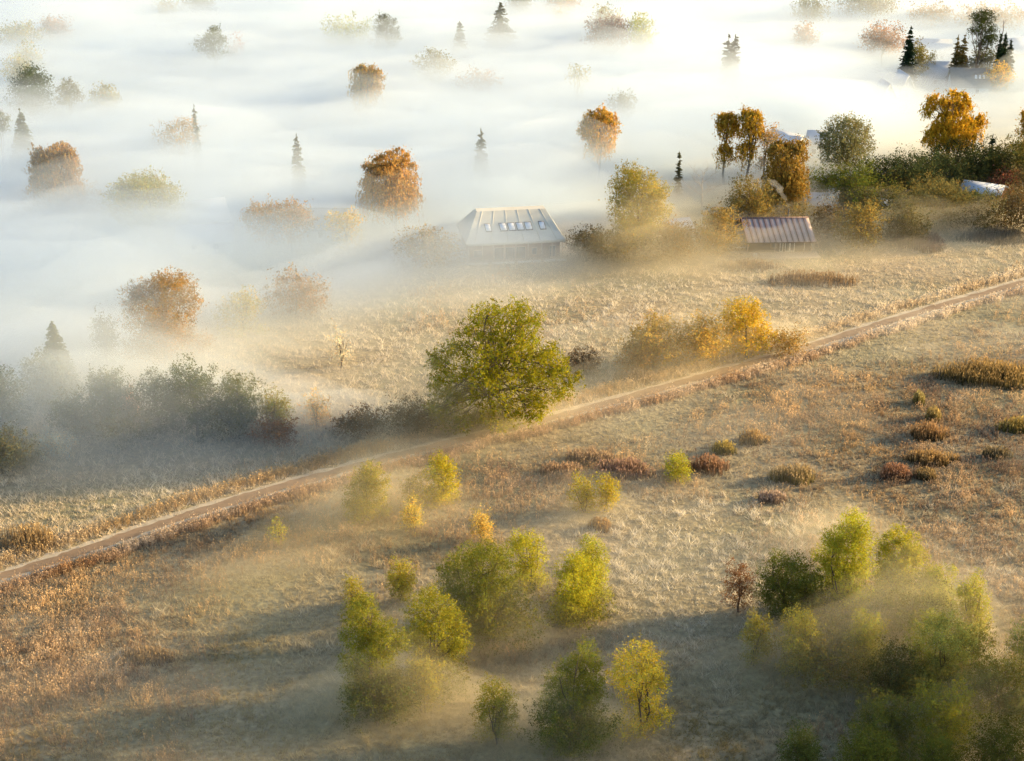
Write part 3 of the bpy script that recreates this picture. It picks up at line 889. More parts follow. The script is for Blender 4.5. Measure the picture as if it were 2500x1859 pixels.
P('round_tree', 'tree', 'tall yellow green tree between the skylit house and cabin', 'broad', (1488, 1636, 406, 610), (0.20, 0.165, 0.035), base=622, apex=1545, dens=1.1,
  blobs=[(1538, 422, 26, 16), (1522, 446, 28, 20), (1568, 448, 34, 22), (1598, 470, 30, 26), (1515, 480, 28, 26), (1560, 490, 48, 34), (1606, 510, 28, 32), (1520, 525, 30, 30), (1570, 545, 56, 40), (1545, 582, 56, 34)])
P('spruce_tree', 'tree', 'tiny spruce tip above the fog left of the tall yellow tree', 'spruce', (1648, 1670, 370, 420), (0.09, 0.09, 0.04), h=9, apex=1659, wl=0.6)
# --- far trees, right
P('twin_conifer', 'tree', 'dark twin topped conifer, left stem, alone in white fog', 'spruce', (1762, 1800, 85, 170), (0.075, 0.06, 0.025), h=14.5, apex=1780, wl=0.35)
P('twin_conifer', 'tree', 'dark twin topped conifer, right stem, alone in white fog', 'spruce', (1778, 1814, 83, 170), (0.075, 0.06, 0.025), h=14.5, apex=1796, wl=0.35)
P('round_tree', 'tree', 'faint pinkish round treetop right of the twin conifer', 'broad', (1938, 1992, 64, 100), PINK, h=10)
P('round_tree', 'tree', 'large faint pinkish tree left of the dark right spruce', 'broad', (2112, 2212, 58, 150), (0.26, 0.17, 0.11), h=12, dens=0.9)
P('spruce_tree', 'tree', 'tall dark pointed spruce above the two white gables', 'spruce', (2196, 2252, 62, 190), DARK, h=17, apex=2225, wl=0.8, jag=0.35, dens=1.3)
P('round_shrub', 'tree', 'olive bushy tree leaning on the dark pointed spruce', 'broad', (2222, 2262, 108, 185), OLIVE, h=11, apex=2244, blobs=[(2232, 118, 12, 9), (2248, 122, 13, 12), (2238, 138, 18, 14), (2250, 146, 10, 10), (2235, 165, 20, 18)])
P('pine_tree', 'tree', 'small windswept pine right of the dark pointed spruce', 'pine', (2250, 2288, 131, 170), OLIVE, h=8, apex=2275, blobs=[(2276, 140, 7, 8), (2264, 148, 12, 6), (2274, 154, 12, 6), (2258, 160, 12, 6)])
P('conifer', 'tree', 'olive cone shaped conifer, left of the tall pine', 'spruce', (2322, 2362, 84, 165), (0.115, 0.09, 0.028), h=14, apex=2341, wl=0.6)
P('conifer', 'tree', 'second olive conifer touching the first, under the tall pine', 'spruce', (2338, 2382, 87, 165), (0.115, 0.09, 0.028), h=14, apex=2356, wl=0.6)
P('tall_pine', 'tree', 'tallest dark pine with flat layered crown, upper right', 'pine', (2360, 2434, 26, 180), (0.038, 0.048, 0.012), h=21, apex=2397, dens=1.5, leafk=1.25,
  blobs=[(2398, 34, 18, 7), (2378, 40, 14, 6), (2416, 42, 13, 7), (2390, 48, 18, 6), (2412, 54, 16, 6), (2398, 64, 13, 6), (2420, 66, 11, 6), (2374, 74, 12, 5), (2400, 78, 14, 6), (2422, 80, 13, 6), (2386, 78, 10, 5), (2412, 92, 20, 6), (2398, 104, 16, 7), (2418, 104, 10, 6)])
P('bare_tree', 'tree', 'leafless dark tree beside the tallest pine', 'bare', (2428, 2464, 44, 130), TAN, h=18, apex=2452, bark=M_BARK)
P('spruce_tree', 'tree', 'dark green spruce, left of three at the right edge', 'spruce', (2428, 2462, 85, 170), DARK, h=15, apex=2445, wl=0.75, dens=1.3, jag=0.4)
P('spruce_tree', 'tree', 'dark green spruce, tallest and middle of three at right', 'spruce', (2438, 2478, 79, 170), DARK, h=15.5, apex=2457, wl=0.7, dens=1.3, jag=0.4)
P('spruce_tree', 'tree', 'dark green spruce, right and lowest of three at right', 'spruce', (2452, 2490, 95, 170), DARK, h=13, apex=2470, wl=0.75, dens=1.3, jag=0.4)
P('dark_shrub', 'tree', 'dark olive bushy tree at the foot of the tallest pine', 'broad', (2362, 2432, 119, 185), (0.055, 0.055, 0.014), h=10, apex=2398, blobs=[(2398, 130, 16, 9), (2418, 130, 12, 9), (2384, 140, 18, 10), (2405, 146, 26, 14), (2376, 156, 16, 12), (2400, 168, 34, 18)])
P('yellow_tree', 'tree', 'small golden tree below the three dark spruces', 'broad', (2412, 2472, 157, 200), (0.38, 0.25, 0.04), h=8, apex=2442, blobs=[(2440, 166, 14, 9), (2424, 176, 14, 10), (2456, 176, 14, 11), (2440, 188, 28, 13)])
P('weeping_birch', 'tree', 'golden weeping birch, left of two twins right of centre', 'weep', (1748, 1804, 278, 370), (0.36, 0.22, 0.03), h=14.5, apex=1776,
  blobs=[(1768, 288, 13, 9), (1786, 288, 12, 9), (1758, 298, 9, 14), (1778, 302, 20, 16), (1796, 304, 8, 16), (1776, 325, 28, 24)])
P('weeping_birch', 'tree', 'golden weeping birch, right and taller of two twins', 'weep', (1802, 1860, 267, 370), (0.38, 0.24, 0.03), h=15.5, apex=1828,
  blobs=[(1826, 278, 13, 10), (1842, 282, 13, 10), (1816, 290, 9, 14), (1834, 296, 22, 18), (1852, 296, 8, 20), (1830, 325, 30, 28)])
P('round_tree', 'tree', 'tan round tree at the right foot of the golden twins', 'broad', (1846, 1902, 311, 370), TAN, h=11.5, apex=1868, blobs=[(1866, 320, 16, 9), (1884, 328, 15, 11), (1858, 332, 16, 12), (1876, 344, 26, 16)])
P('weeping_birch', 'tree', 'tan double topped weeping birch behind the cabin', 'weep', (1868, 1972, 346, 520), (0.28, 0.18, 0.04), h=15, apex=1940,
  blobs=[(1905, 358, 20, 11), (1890, 370, 16, 12), (1944, 360, 24, 13), (1960, 374, 14, 16), (1920, 384, 48, 22), (1918, 430, 50, 40), (1912, 475, 52, 40)])
P('round_tree', 'tree', 'grey green round tree with spiky outline in thick fog', 'broad', (2002, 2132, 284, 400), (0.14, 0.13, 0.055), h=13.5, apex=2066,
  blobs=[(2066, 298, 26, 13), (2040, 308, 24, 15), (2092, 308, 24, 15), (2022, 324, 18, 18), (2066, 328, 46, 26), (2110, 328, 20, 20), (2020, 350, 20, 20), (2064, 360, 60, 32), (2112, 358, 22, 26)])
P('weeping_birch', 'tree', 'largest brilliant golden weeping birch at the right', 'weep', (2248, 2406, 224, 360), (0.46, 0.28, 0.025), h=16.5, apex=2325,
  blobs=[(2324, 236, 14, 11), (2345, 244, 20, 14), (2284, 246, 18, 12), (2302, 258, 18, 14), (2355, 262, 18, 18), (2270, 266, 14, 18), (2330, 268, 36, 20), (2262, 282, 10, 18), (2330, 300, 44, 24), (2388, 304, 18, 20), (2372, 316, 28, 22), (2325, 335, 62, 30)])
P('weeping_birch', 'tree', 'golden tree cut off by the right edge beside the birch', 'weep', (2488, 2560, 272, 370), (0.42, 0.25, 0.03), h=13, apex=2530, blobs=[(2510, 284, 16, 12), (2535, 282, 20, 14), (2505, 310, 14, 28), (2530, 320, 34, 34)])
P('spruce_tree', 'tree', 'young sparse dark spruce with open whorls near right edge', 'spruce', (2396, 2458, 327, 410), (0.028, 0.045, 0.022), h=9.5, apex=2425, wl=0.95, dens=0.42, jag=0.5)
P('bare_tree', 'tree', 'pale leafless birch with forked trunk left of the cabin', 'bare', (1668, 1760, 415, 512), TAN, base=512, apex=1712)
P('round_tree', 'tree', 'dark domed treetop cut by the top edge, right part', 'broad', (1946, 2018, -6, 36), OLIVE, h=12, apex=1982)
P('round_tree', 'tree', 'wide faint treetop cut by the top edge, far right', 'broad', (2056, 2192, -34, 30), (0.16, 0.13, 0.05), h=14, apex=2124)
P('hedge_row', 'hedge', 'faint far tree row behind the tallest pine', 'broad', (2225, 2330, 16, 70), TAN, h=9, lob=10)
P('hedge_row', 'hedge', 'faint far tree row at the right end of the top edge', 'broad', (2330, 2520, 22, 80), TAN, h=9, lob=12)
# --- dark hedge and bushes on the right, round the cabin
G2 = 'bushes around the cabin and hedge'
P('hedge_bush', 'shrub', 'dark green hedge bush behind the frosted shed roof', 'broad', (1975, 2170, 405, 480), GRN, base=505, group=G2, lob=9, dens=1.1)
P('hedge_bush', 'shrub', 'darkest long hedge bush under the golden birch', 'broad', (2100, 2320, 370, 450), (0.04, 0.05, 0.02), base=470, group=G2, lob=9)
P('hedge_bush', 'shrub', 'dark hedge bush below the young sparse spruce', 'broad', (2250, 2460, 345, 420), (0.05, 0.055, 0.018), base=440, group=G2, lob=9)
P('hedge_bush', 'shrub', 'olive hedge bush at the right edge by the sparse spruce', 'broad', (2410, 2580, 335, 430), (0.07, 0.065, 0.018), base=450, group=G2, lob=9)
P('round_shrub', 'shrub', 'brown dark bush against the right end of the cabin', 'broad', (1985, 2060, 500, 560), (0.09, 0.065, 0.03), base=575, group=G2)
P('round_shrub', 'shrub', 'frosted twiggy bush beside the shed roof', 'broad', (1998, 2046, 463, 510), (0.42, 0.42, 0.40), base=522, group=G2, dens=0.5)
P('round_shrub', 'shrub', 'golden olive bush right of the cabin', 'broad', (2040, 2150, 490, 590), (0.17, 0.125, 0.035), base=608, group=G2, lob=9)
P('round_shrub', 'shrub', 'dark olive bush in front of the little frosted shed', 'broad', (2150, 2260, 500, 580), (0.075, 0.065, 0.025), base=596, group=G2, lob=9)
P('round_shrub', 'shrub', 'olive bush left below the red walled house', 'broad', (2210, 2370, 440, 520), (0.10, 0.085, 0.03), base=540, group=G2, lob=8)
P('round_shrub', 'shrub', 'dark bush just below the red walled house', 'broad', (2330, 2460, 462, 515), (0.06, 0.065, 0.025), base=528, group=G2, lob=8)
P('round_shrub', 'shrub', 'brown bush at the right edge below the red walled house', 'broad', (2420, 2580, 455, 560), (0.10, 0.07, 0.03), base=575, group=G2, lob=8)
P('round_shrub', 'shrub', 'reddish small bush behind the red walled house', 'broad', (2410, 2490, 415, 450), (0.18, 0.07, 0.04), base=470, group=G2)
P('round_shrub', 'shrub', 'large tan bush touching the left end of the cabin', 'broad', (1690, 1812, 505, 610), (0.20, 0.145, 0.05), base=624, group=G2, lob=9)
P('round_shrub', 'shrub', 'brown bush between the tall yellow tree and the tan bush', 'broad', (1600, 1700, 540, 620), (0.15, 0.10, 0.04), base=634, group=G2, lob=8)
P('round_shrub', 'shrub', 'dark bush at the right corner of the skylit house', 'broad', (1385, 1480, 555, 625), (0.10, 0.075, 0.03), base=640, group=G2, lob=8)
P('round_shrub', 'shrub', 'hazy brown bush left of the skylit house', 'broad', (960, 1120, 560, 640), (0.20, 0.15, 0.07), base=655, group=G2, lob=8)
P('round_tree', 'tree', 'hazy olive tree right behind the cabin roof', 'broad', (1770, 1880, 430, 540), (0.16, 0.12, 0.035), base=560, group=G2, lob=8)
# --- middle left, half in fog
G3 = 'trees and bushes of the left thicket'
P('round_tree', 'tree', 'big round amber topped tree at the left in thin fog', 'broad', (290, 490, 667, 830), (0.20, 0.12, 0.028), base=875, apex=405, group=G3, dens=1.1,
  blobs=[(415, 688, 40, 20), (375, 700, 34, 20), (450, 708, 30, 22), (335, 716, 28, 22), (400, 730, 60, 34), (318, 748, 26, 26), (465, 745, 24, 28), (390, 780, 80, 40), (400, 820, 70, 36)])
P('spruce_tree', 'tree', 'pale spruce in the left thicket', 'spruce', (90, 215, 783, 960), (0.13, 0.13, 0.05), base=975, apex=148, group=G3, wl=0.85)
P('narrow_tree', 'tree', 'slim hazy tree left of the amber topped tree', 'broad', (236, 290, 765, 880), GREY, base=905, group=G3)
P('round_tree', 'tree', 'faint yellowish tree right of the amber topped tree', 'broad', (526, 640, 714, 800), (0.24, 0.20, 0.06), base=815, apex=600, group=G3,
  blobs=[(600, 728, 22, 14), (572, 742, 30, 16), (612, 752, 26, 22), (575, 772, 48, 24)])
P('round_shrub', 'shrub', 'brownish faint bush in mist above the meadow, left of centre', 'broad', (640, 800, 665, 760), (0.22, 0.15, 0.08), base=770, group=G3, lob=8, dens=0.8)
for (bx0, bx1, yt, bs, cc, lb) in [
        (55, 190, 860, 1010, GREY, 'grey green bush below the pale spruce'),
        (-60, 70, 880, 1060, GREY, 'grey bush at the left edge of the thicket'),
        (215, 330, 890, 1050, (0.10, 0.10, 0.04), 'dull green bush left in the thicket, above the orange shrub'),
        (330, 450, 900, 1060, (0.075, 0.08, 0.03), 'dark green bush in the middle of the thicket'),
        (420, 545, 880, 1065, (0.065, 0.075, 0.026), 'tallest dark green bush of the thicket'),
        (530, 640, 905, 1060, (0.085, 0.09, 0.026), 'green bush near the right end of the thicket'),
        (640, 708, 950, 1060, (0.20, 0.17, 0.025), 'yellow green bush at the right end of the thicket'),
        (130, 250, 960, 1075, GREY, 'grey low bush in front of the thicket, left'),
        (-80, 90, 1040, 1150, (0.12, 0.115, 0.07), 'dull bush at the left edge above the pale meadow'),
        (85, 190, 1055, 1110, (0.34, 0.33, 0.27), 'frosty pale bush in front of the left thicket')]:
    P('thicket_bush', 'shrub', lb, 'broad', (bx0, bx1, yt, bs - 12), cc, base=bs, group=G3, lob=8)
P('orange_shrub', 'shrub', 'small orange shrub inside the dark thicket', 'broad', (304, 346, 955, 1010), (0.36, 0.18, 0.04), base=1040, group=G3, dens=0.8)
P('blond_shrub', 'shrub', 'small blond feathery shrub right of the thicket', 'broad', (742, 802, 960, 1030), (0.44, 0.31, 0.14), base=1040, group=G3, dens=0.55, stems=3)
P('rust_bush', 'shrub', 'low dark rust bush at the right foot of the thicket', 'broad', (610, 725, 1022, 1078), (0.13, 0.065, 0.022), base=1085, group=G3, lob=8)
P('bare_tree', 'tree', 'pale leafless sapling in front of the dark thicket', 'bare', (316, 376, 1010, 1088), TAN, base=1088, group=G3)
P('bare_tree', 'tree', 'second leafless sapling right of the first in the thicket', 'bare', (425, 480, 1000, 1085), TAN, base=1085, group=G3)
P('blond_shrub', 'shrub', 'pale frosted bare shrub in the misty meadow, left of centre', 'broad', (806, 856, 795, 890), (0.46, 0.38, 0.27), base=898, group=G3, dens=0.3, stems=3)
# --- the great tree by the path
P('great_tree', 'tree', 'great green broadleaf tree standing by the path at centre', 'broad', (1030, 1415, 733, 1045), (0.165, 0.15, 0.011), base=1046, apex=1205, group='trees and shrubs along the path', dens=1.0, fill=0.5, leafk=1.3,
  blobs=[(1206, 752, 34, 18), (1270, 752, 30, 18), (1178, 778, 36, 22), (1240, 782, 46, 26), (1304, 784, 26, 24), (1150, 812, 34, 24), (1205, 818, 46, 28), (1275, 822, 46, 28),
         (1110, 852, 40, 26), (1180, 862, 56, 32), (1260, 868, 56, 32), (1330, 866, 36, 28), (1070, 886, 30, 26), (1115, 910, 52, 34), (1200, 918, 64, 36), (1290, 916, 60, 36), (1362, 906, 40, 32),
         (1394, 930, 24, 20), (1065, 940, 34, 28), (1130, 962, 56, 34), (1220, 974, 62, 34), (1310, 964, 52, 32), (1366, 958, 32, 26), (1200, 1008, 40, 18), (1250, 1006, 42, 20), (1310, 998, 34, 18), (1090, 985, 46, 28), (1060, 1005, 34, 20), (1130, 1024, 60, 18), (1230, 1030, 56, 14), (1070, 1030, 44, 14), (1300, 1018, 36, 14)])
G4 = 'trees and shrubs along the path'
P('dark_bush', 'shrub', 'dark brown bush at the left foot of the great tree', 'broad', (930, 1060, 975, 1050), (0.085, 0.06, 0.025), base=1062, group=G4, lob=9)
P('dark_bush', 'shrub', 'low brown bush left of the great tree, by the path', 'broad', (815, 945, 1005, 1058), (0.12, 0.08, 0.04), base=1068, group=G4, lob=9)
P('golden_shrub', 'shrub', 'golden topped tall shrub beyond the path, right of centre', 'broad', (1745, 1890, 733, 860), (0.34, 0.235, 0.03), base=876, apex=1825, group=G4, dens=1.1,
  blobs=[(1832, 744, 20, 12), (1795, 754, 26, 14), (1845, 764, 22, 16), (1810, 776, 44, 22), (1780, 800, 30, 24), (1840, 806, 40, 30), (1870, 826, 22, 24), (1810, 840, 56, 26)])
P('golden_shrub', 'shrub', 'misty golden shrub left of the golden topped shrub', 'broad', (1640, 1770, 765, 880), (0.30, 0.20, 0.045), base=892, group=G4, lob=9)
P('golden_shrub', 'shrub', 'wide misty golden shrub, leftmost of the three beyond the path', 'broad', (1525, 1665, 770, 885), (0.26, 0.18, 0.05), base=900, group=G4, lob=9)
P('golden_shrub', 'shrub', 'low spiky brown shrub right of the golden topped shrub', 'broad', (1880, 1965, 800, 862), (0.22, 0.15, 0.05), base=868, group=G4, lob=6, dens=0.8)
P('golden_shrub', 'shrub', 'frost tipped low shrub in front of the misty golden ones', 'broad', (1500, 1600, 835, 905), (0.24, 0.155, 0.06), base=910, group=G4, lob=7)
P('dark_bush', 'shrub', 'low brown bush right of the great tree in the frost', 'broad', (1380, 1470, 858, 900), (0.17, 0.11, 0.055), base=904, group=G4, lob=7)
# --- young trees on the near meadow
G5 = 'young trees on the near meadow'
Q = lambda lb, box, col, base, **k: P(k.pop('name', 'young_tree'), 'tree', lb, 'broad', box, col, base=base, group=G5, stems=k.pop('stems', 3), leafk=k.pop('leafk', 0.82), **k)
Q('rounded misty green young tree, leftmost of the pair below the path', (845, 948, 1130, 1250), (0.19, 0.165, 0.028), 1268, apex=903, blobs=[(905, 1150, 24, 20), (885, 1175, 30, 26), (920, 1182, 28, 28), (895, 1215, 48, 36), (870, 1235, 30, 24)])
Q('bright yellow green young tree, right one of the pair below the path', (1038, 1120, 1108, 1220), (0.28, 0.235, 0.025), 1232, apex=1080, blobs=[(1072, 1128, 18, 18), (1090, 1145, 22, 22), (1062, 1158, 24, 26), (1095, 1180, 26, 28), (1070, 1200, 30, 22)])
Q('faint small tree between the pair below the path', (982, 1040, 1158, 1230), (0.22, 0.18, 0.04), 1240, dens=0.6)
Q('pale gold wispy sapling under the pair below the path', (982, 1032, 1213, 1290), (0.36, 0.28, 0.07), 1300, dens=0.6)
Q('pale gold sapling above the dark round tree', (1150, 1206, 1242, 1312), (0.38, 0.27, 0.07), 1325, dens=0.7)
Q('round bright green small tree in the brown meadow', (1620, 1682, 1106, 1168), (0.24, 0.22, 0.025), 1180, dens=0.9)
Q('yellow green small tree, left of two in the brown meadow', (1392, 1455, 1158, 1235), (0.27, 0.22, 0.03), 1248, dens=0.75)
Q('yellow green small tree, right of two in the brown meadow', (1452, 1508, 1164, 1238), (0.28, 0.225, 0.025), 1250, dens=0.8)
Q('tiny yellow sapling alone left of the misty young trees', (660, 700, 1258, 1310), (0.34, 0.29, 0.05), 1325, dens=0.35, stems=1)
Q('large dark green round tree in the near middle', (1058, 1272, 1328, 1530), (0.13, 0.13, 0.018), 1548, apex=1190, dens=1.0,
  blobs=[(1190, 1348, 34, 20), (1150, 1362, 38, 26), (1225, 1366, 30, 28), (1110, 1392, 38, 34), (1180, 1400, 58, 42), (1240, 1410, 26, 36), (1095, 1440, 34, 36), (1160, 1460, 62, 46), (1225, 1465, 36, 42), (1170, 1505, 60, 34)])
Q('bright lime tree behind the large dark green round tree', (1232, 1342, 1298, 1420), (0.25, 0.23, 0.022), 1440, apex=1285, blobs=[(1275, 1318, 26, 18), (1305, 1328, 24, 22), (1260, 1340, 24, 24), (1300, 1365, 34, 32), (1280, 1395, 30, 28)])
Q('bright lime tree, nearer of two right of the dark round tree', (1350, 1462, 1345, 1500), (0.26, 0.24, 0.022), 1520, apex=1405, blobs=[(1405, 1366, 26, 22), (1380, 1395, 28, 28), (1425, 1395, 30, 30), (1405, 1430, 44, 34), (1440, 1440, 22, 28), (1395, 1470, 40, 32)])
Q('lime tree, farther of two right of the dark round tree', (1400, 1492, 1318, 1450), (0.25, 0.235, 0.03), 1465, apex=1442, blobs=[(1440, 1338, 28, 20), (1460, 1362, 26, 26), (1425, 1375, 26, 30), (1462, 1400, 26, 28), (1445, 1425, 34, 26)])
Q('small yellow topped tree behind the left dark group', (940, 1012, 1368, 1450), (0.23, 0.195, 0.03), 1470, apex=980)
Q('slender yellow green tree at the top of the left dark group', (842, 894, 1398, 1480), (0.24, 0.20, 0.03), 1520, dens=0.7)
Q('tall yellow rimmed tree at the left of the near group', (828, 1002, 1452, 1720), (0.15, 0.145, 0.02), 1740, apex=888, dens=0.9,
  blobs=[(890, 1474, 26, 22), (870, 1505, 34, 32), (912, 1522, 30, 30), (945, 1545, 30, 28), (880, 1555, 46, 40), (975, 1565, 24, 26), (925, 1590, 48, 36), (865, 1620, 38, 44), (920, 1650, 60, 48), (880, 1690, 48, 36)])
Q('round tree with bright right rim, middle of the near group', (984, 1152, 1438, 1640), (0.18, 0.165, 0.02), 1665, apex=1055, dens=0.95,
  blobs=[(1055, 1458, 32, 20), (1025, 1485, 36, 30), (1085, 1490, 32, 30), (1110, 1525, 30, 34), (1050, 1530, 52, 40), (1015, 1560, 34, 34), (1125, 1570, 26, 34), (1080, 1595, 50, 40), (1040, 1620, 44, 32)])
Q('small bushy tree at the front of the near group', (998, 1094, 1598, 1715), (0.21, 0.18, 0.03), 1735, apex=1035, dens=0.75)
Q('low dark bush between the near group trees', (920, 1020, 1640, 1745), (0.10, 0.095, 0.03), 1758, dens=0.8)
Q('slim yellow tipped tree alone at the bottom centre', (1165, 1266, 1648, 1790), (0.19, 0.17, 0.03), 1812, apex=1210, dens=0.75)
Q('dark green tree with leafy spire, bottom centre', (1306, 1480, 1558, 1790), (0.14, 0.14, 0.018), 1815, apex=1430, dens=0.9,
  blobs=[(1432, 1576, 18, 18), (1420, 1604, 28, 22), (1452, 1612, 20, 24), (1390, 1628, 32, 26), (1435, 1645, 40, 32), (1360, 1668, 36, 34), (1415, 1690, 52, 40), (1455, 1690, 26, 36), (1350, 1725, 40, 40), (1410, 1750, 60, 40)])
Q('golden leafed round tree at the bottom centre right', (1484, 1636, 1562, 1745), (0.33, 0.265, 0.035), 1790, apex=1560, dens=0.75, leafk=1.05,
  blobs=[(1560, 1590, 30, 24), (1584, 1578, 10, 14), (1525, 1612, 30, 28), (1595, 1618, 30, 30), (1555, 1640, 50, 38), (1510, 1665, 26, 34), (1605, 1665, 28, 36), (1560, 1695, 50, 40), (1625, 1660, 12, 14)])
# right hand group
G6 = 'trees of the right hand group'
U = lambda lb, box, col, base, **k: P(k.pop('name', 'young_tree'), 'tree', lb, 'broad', box, col, base=base, group=G6, stems=k.pop('stems', 3), leafk=k.pop('leafk', 0.82), **k)
U('tallest bright lime tree of the right hand group', (1985, 2132, 1240, 1480), (0.25, 0.235, 0.024), 1510, apex=2082, dens=1.0,
  blobs=[(2085, 1262, 20, 20), (2070, 1292, 30, 26), (2105, 1300, 26, 28), (2040, 1320, 34, 30), (2085, 1335, 44, 34), (2020, 1360, 34, 34), (2060, 1385, 50, 40), (2105, 1385, 28, 40), (2030, 1430, 50, 44), (2080, 1450, 46, 40)])
U('dark green wide tree at the left of the right hand group', (1848, 2005, 1352, 1500), (0.10, 0.105, 0.02), 1520, apex=1925, dens=1.0,
  blobs=[(1905, 1374, 26, 20), (1945, 1382, 30, 26), (1885, 1405, 34, 30), (1975, 1410, 28, 30), (1925, 1425, 48, 38), (1875, 1450, 30, 34), (1930, 1475, 62, 36), (1980, 1465, 28, 34)])
U('lime topped tree in the middle of the right hand group', (2130, 2262, 1290, 1430), (0.25, 0.225, 0.024), 1462, apex=2195, blobs=[(2195, 1312, 32, 20), (2168, 1335, 32, 26), (2225, 1338, 28, 28), (2240, 1365, 24, 26), (2190, 1370, 48, 36), (2175, 1410, 44, 32), (2225, 1410, 34, 32)])
U('leafy small tree in front, middle of the right hand group', (2128, 2206, 1372, 1470), (0.19, 0.18, 0.026), 1492, dens=0.8)
U('bright green tree right of the lime topped tree', (2228, 2318, 1370, 1470), (0.21, 0.20, 0.024), 1490, apex=2280)
U('spired lime tree at the right rim of the right hand group', (2330, 2416, 1393, 1540), (0.24, 0.225, 0.03), 1560, apex=2386, blobs=[(2386, 1410, 12, 16), (2378, 1435, 22, 20), (2358, 1442, 20, 22), (2395, 1460, 20, 26), (2370, 1480, 34, 30), (2392, 1505, 24, 30), (2365, 1525, 32, 24)])
U('wide flat topped green tree below the lime tree', (2205, 2345, 1442, 1520), (0.19, 0.19, 0.03), 1540, dens=0.9)
U('pale leafed bushy tree at front of the right hand group', (2205, 2385, 1495, 1640), (0.22, 0.22, 0.055), 1672, apex=2290, dens=0.85,
  blobs=[(2280, 1515, 30, 20), (2320, 1522, 32, 22), (2250, 1545, 32, 26), (2300, 1555, 50, 32), (2355, 1560, 28, 30), (2235, 1585, 34, 28), (2290, 1600, 52, 36), (2345, 1600, 32, 30), (2270, 1630, 44, 22)])
U('round bright small tree, right of two in front of the group', (2058, 2160, 1490, 1590), (0.22, 0.205, 0.03), 1628, apex=2105, dens=0.85)
U('spiky topped small tree, left of two in front of the group', (1908, 2012, 1478, 1600), (0.24, 0.21, 0.035), 1634, apex=1940, dens=0.75, blobs=[(1938, 1496, 16, 18), (1968, 1512, 20, 18), (1940, 1528, 26, 22), (1985, 1540, 24, 22), (1955, 1565, 44, 34), (1960, 1600, 44, 28)])
U('low small tree at the left end in front of the group', (1808, 1882, 1500, 1600), (0.19, 0.165, 0.035), 1625, dens=0.7)
U('dark reddish nearly bare tree left of the right hand group', (1762, 1842, 1362, 1480), (0.15, 0.075, 0.035), 1495, dens=0.4, stems=1)
U('pale green small tree cut by the right edge', (2448, 2540, 1505, 1620), (0.20, 0.20, 0.06), 1650, dens=0.6)
U('dull bush under the pale leafed tree', (2110, 2230, 1570, 1680), (0.11, 0.10, 0.035), 1700, dens=0.8)
U('dull green tree, back one of the bottom right corner', (2340, 2520, 1610, 1740), (0.12, 0.115, 0.03), 1765, dens=0.8, lob=9)
U('dark tree with yellow sprays, middle of the bottom right corner', (2215, 2385, 1665, 1800), (0.17, 0.16, 0.022), 1840, dens=0.7, lob=9)
U('dull leafy tree left in the bottom right corner', (2080, 2230, 1690, 1800), (0.12, 0.115, 0.025), 1830, dens=0.75, lob=8)
U('dark round bush at the bottom edge, left of the corner trees', (1898, 2000, 1768, 1900), (0.07, 0.08, 0.02), 1920, dens=1.0)
U('dark tree with bright tips at the bottom edge', (2030, 2200, 1775, 1920), (0.085, 0.09, 0.016), 1950, dens=0.9, lob=9)
U('dark leafy tree at the bottom edge near the right corner', (2190, 2350, 1780, 1930), (0.08, 0.085, 0.016), 1960, dens=0.9, lob=9)
U('darkest tree in the bottom right corner', (2340, 2560, 1760, 1930), (0.065, 0.07, 0.016), 1960, dens=0.9, lob=10)

# bushes that close the gaps between the trees
for (b0, b1, yt, bs, cc, grp, lb) in [
        (1080, 1330, 1440, 1566, (0.10, 0.095, 0.02), G5, 'wide dark undergrowth below the large dark green round tree'),
        (1330, 1500, 1450, 1530, (0.14, 0.13, 0.025), G5, 'olive undergrowth at the foot of the two lime trees'),
        (835, 1010, 1640, 1775, (0.075, 0.08, 0.022), G5, 'dark undergrowth at the left foot of the near group'),
        (990, 1160, 1590, 1700, (0.10, 0.095, 0.025), G5, 'dull undergrowth right in the near group'),
        (1290, 1500, 1700, 1835, (0.075, 0.085, 0.02), G5, 'dark undergrowth under the leafy spire at bottom centre'),
        (1860, 2110, 1440, 1545, (0.08, 0.085, 0.022), G6, 'dark undergrowth below the tallest lime tree'),
        (2100, 2340, 1420, 1560, (0.10, 0.10, 0.024), G6, 'green undergrowth in the middle of the right hand group'),
        (2300, 2430, 1520, 1640, (0.15, 0.145, 0.04), G6, 'pale undergrowth below the spired lime tree'),
        (1880, 2160, 1560, 1660, (0.15, 0.125, 0.04), G6, 'tan undergrowth between the two small front trees'),
        (2190, 2420, 1640, 1760, (0.11, 0.105, 0.03), G6, 'dull undergrowth above the dark corner trees'),
        (2420, 2560, 1680, 1800, (0.10, 0.10, 0.03), G6, 'dull undergrowth at the right edge near the corner'),
        (2050, 2240, 450, 520, (0.11, 0.095, 0.03), G2, 'olive hedge bush above the golden olive bush'),
        (2120, 2330, 420, 490, (0.12, 0.095, 0.03), G2, 'golden brown hedge bush left of the red walled house'),
        (2260, 2420, 395, 455, (0.09, 0.08, 0.025), G2, 'olive hedge bush behind the red walled house'),
        (2440, 2600, 400, 480, (0.09, 0.07, 0.03), G2, 'brown hedge bush cut by the right edge'),
        (1440, 1620, 560, 640, (0.14, 0.105, 0.035), G2, 'brown hedge bush at the foot of the tall yellow tree'),
        (1790, 1990, 470, 545, (0.13, 0.10, 0.03), G2, 'olive hedge bush hidden behind the cabin roof'),
        (480, 640, 985, 1075, (0.075, 0.075, 0.03), G3, 'dark low bush in front of the thicket, right'),
        (200, 400, 985, 1080, (0.09, 0.085, 0.04), G3, 'dull low bush in front of the thicket, middle')]:
    P('undergrowth_bush', 'shrub', lb, 'broad', (b0, b1, yt, bs), cc, base=bs, group=grp, lob=10, dens=0.65)

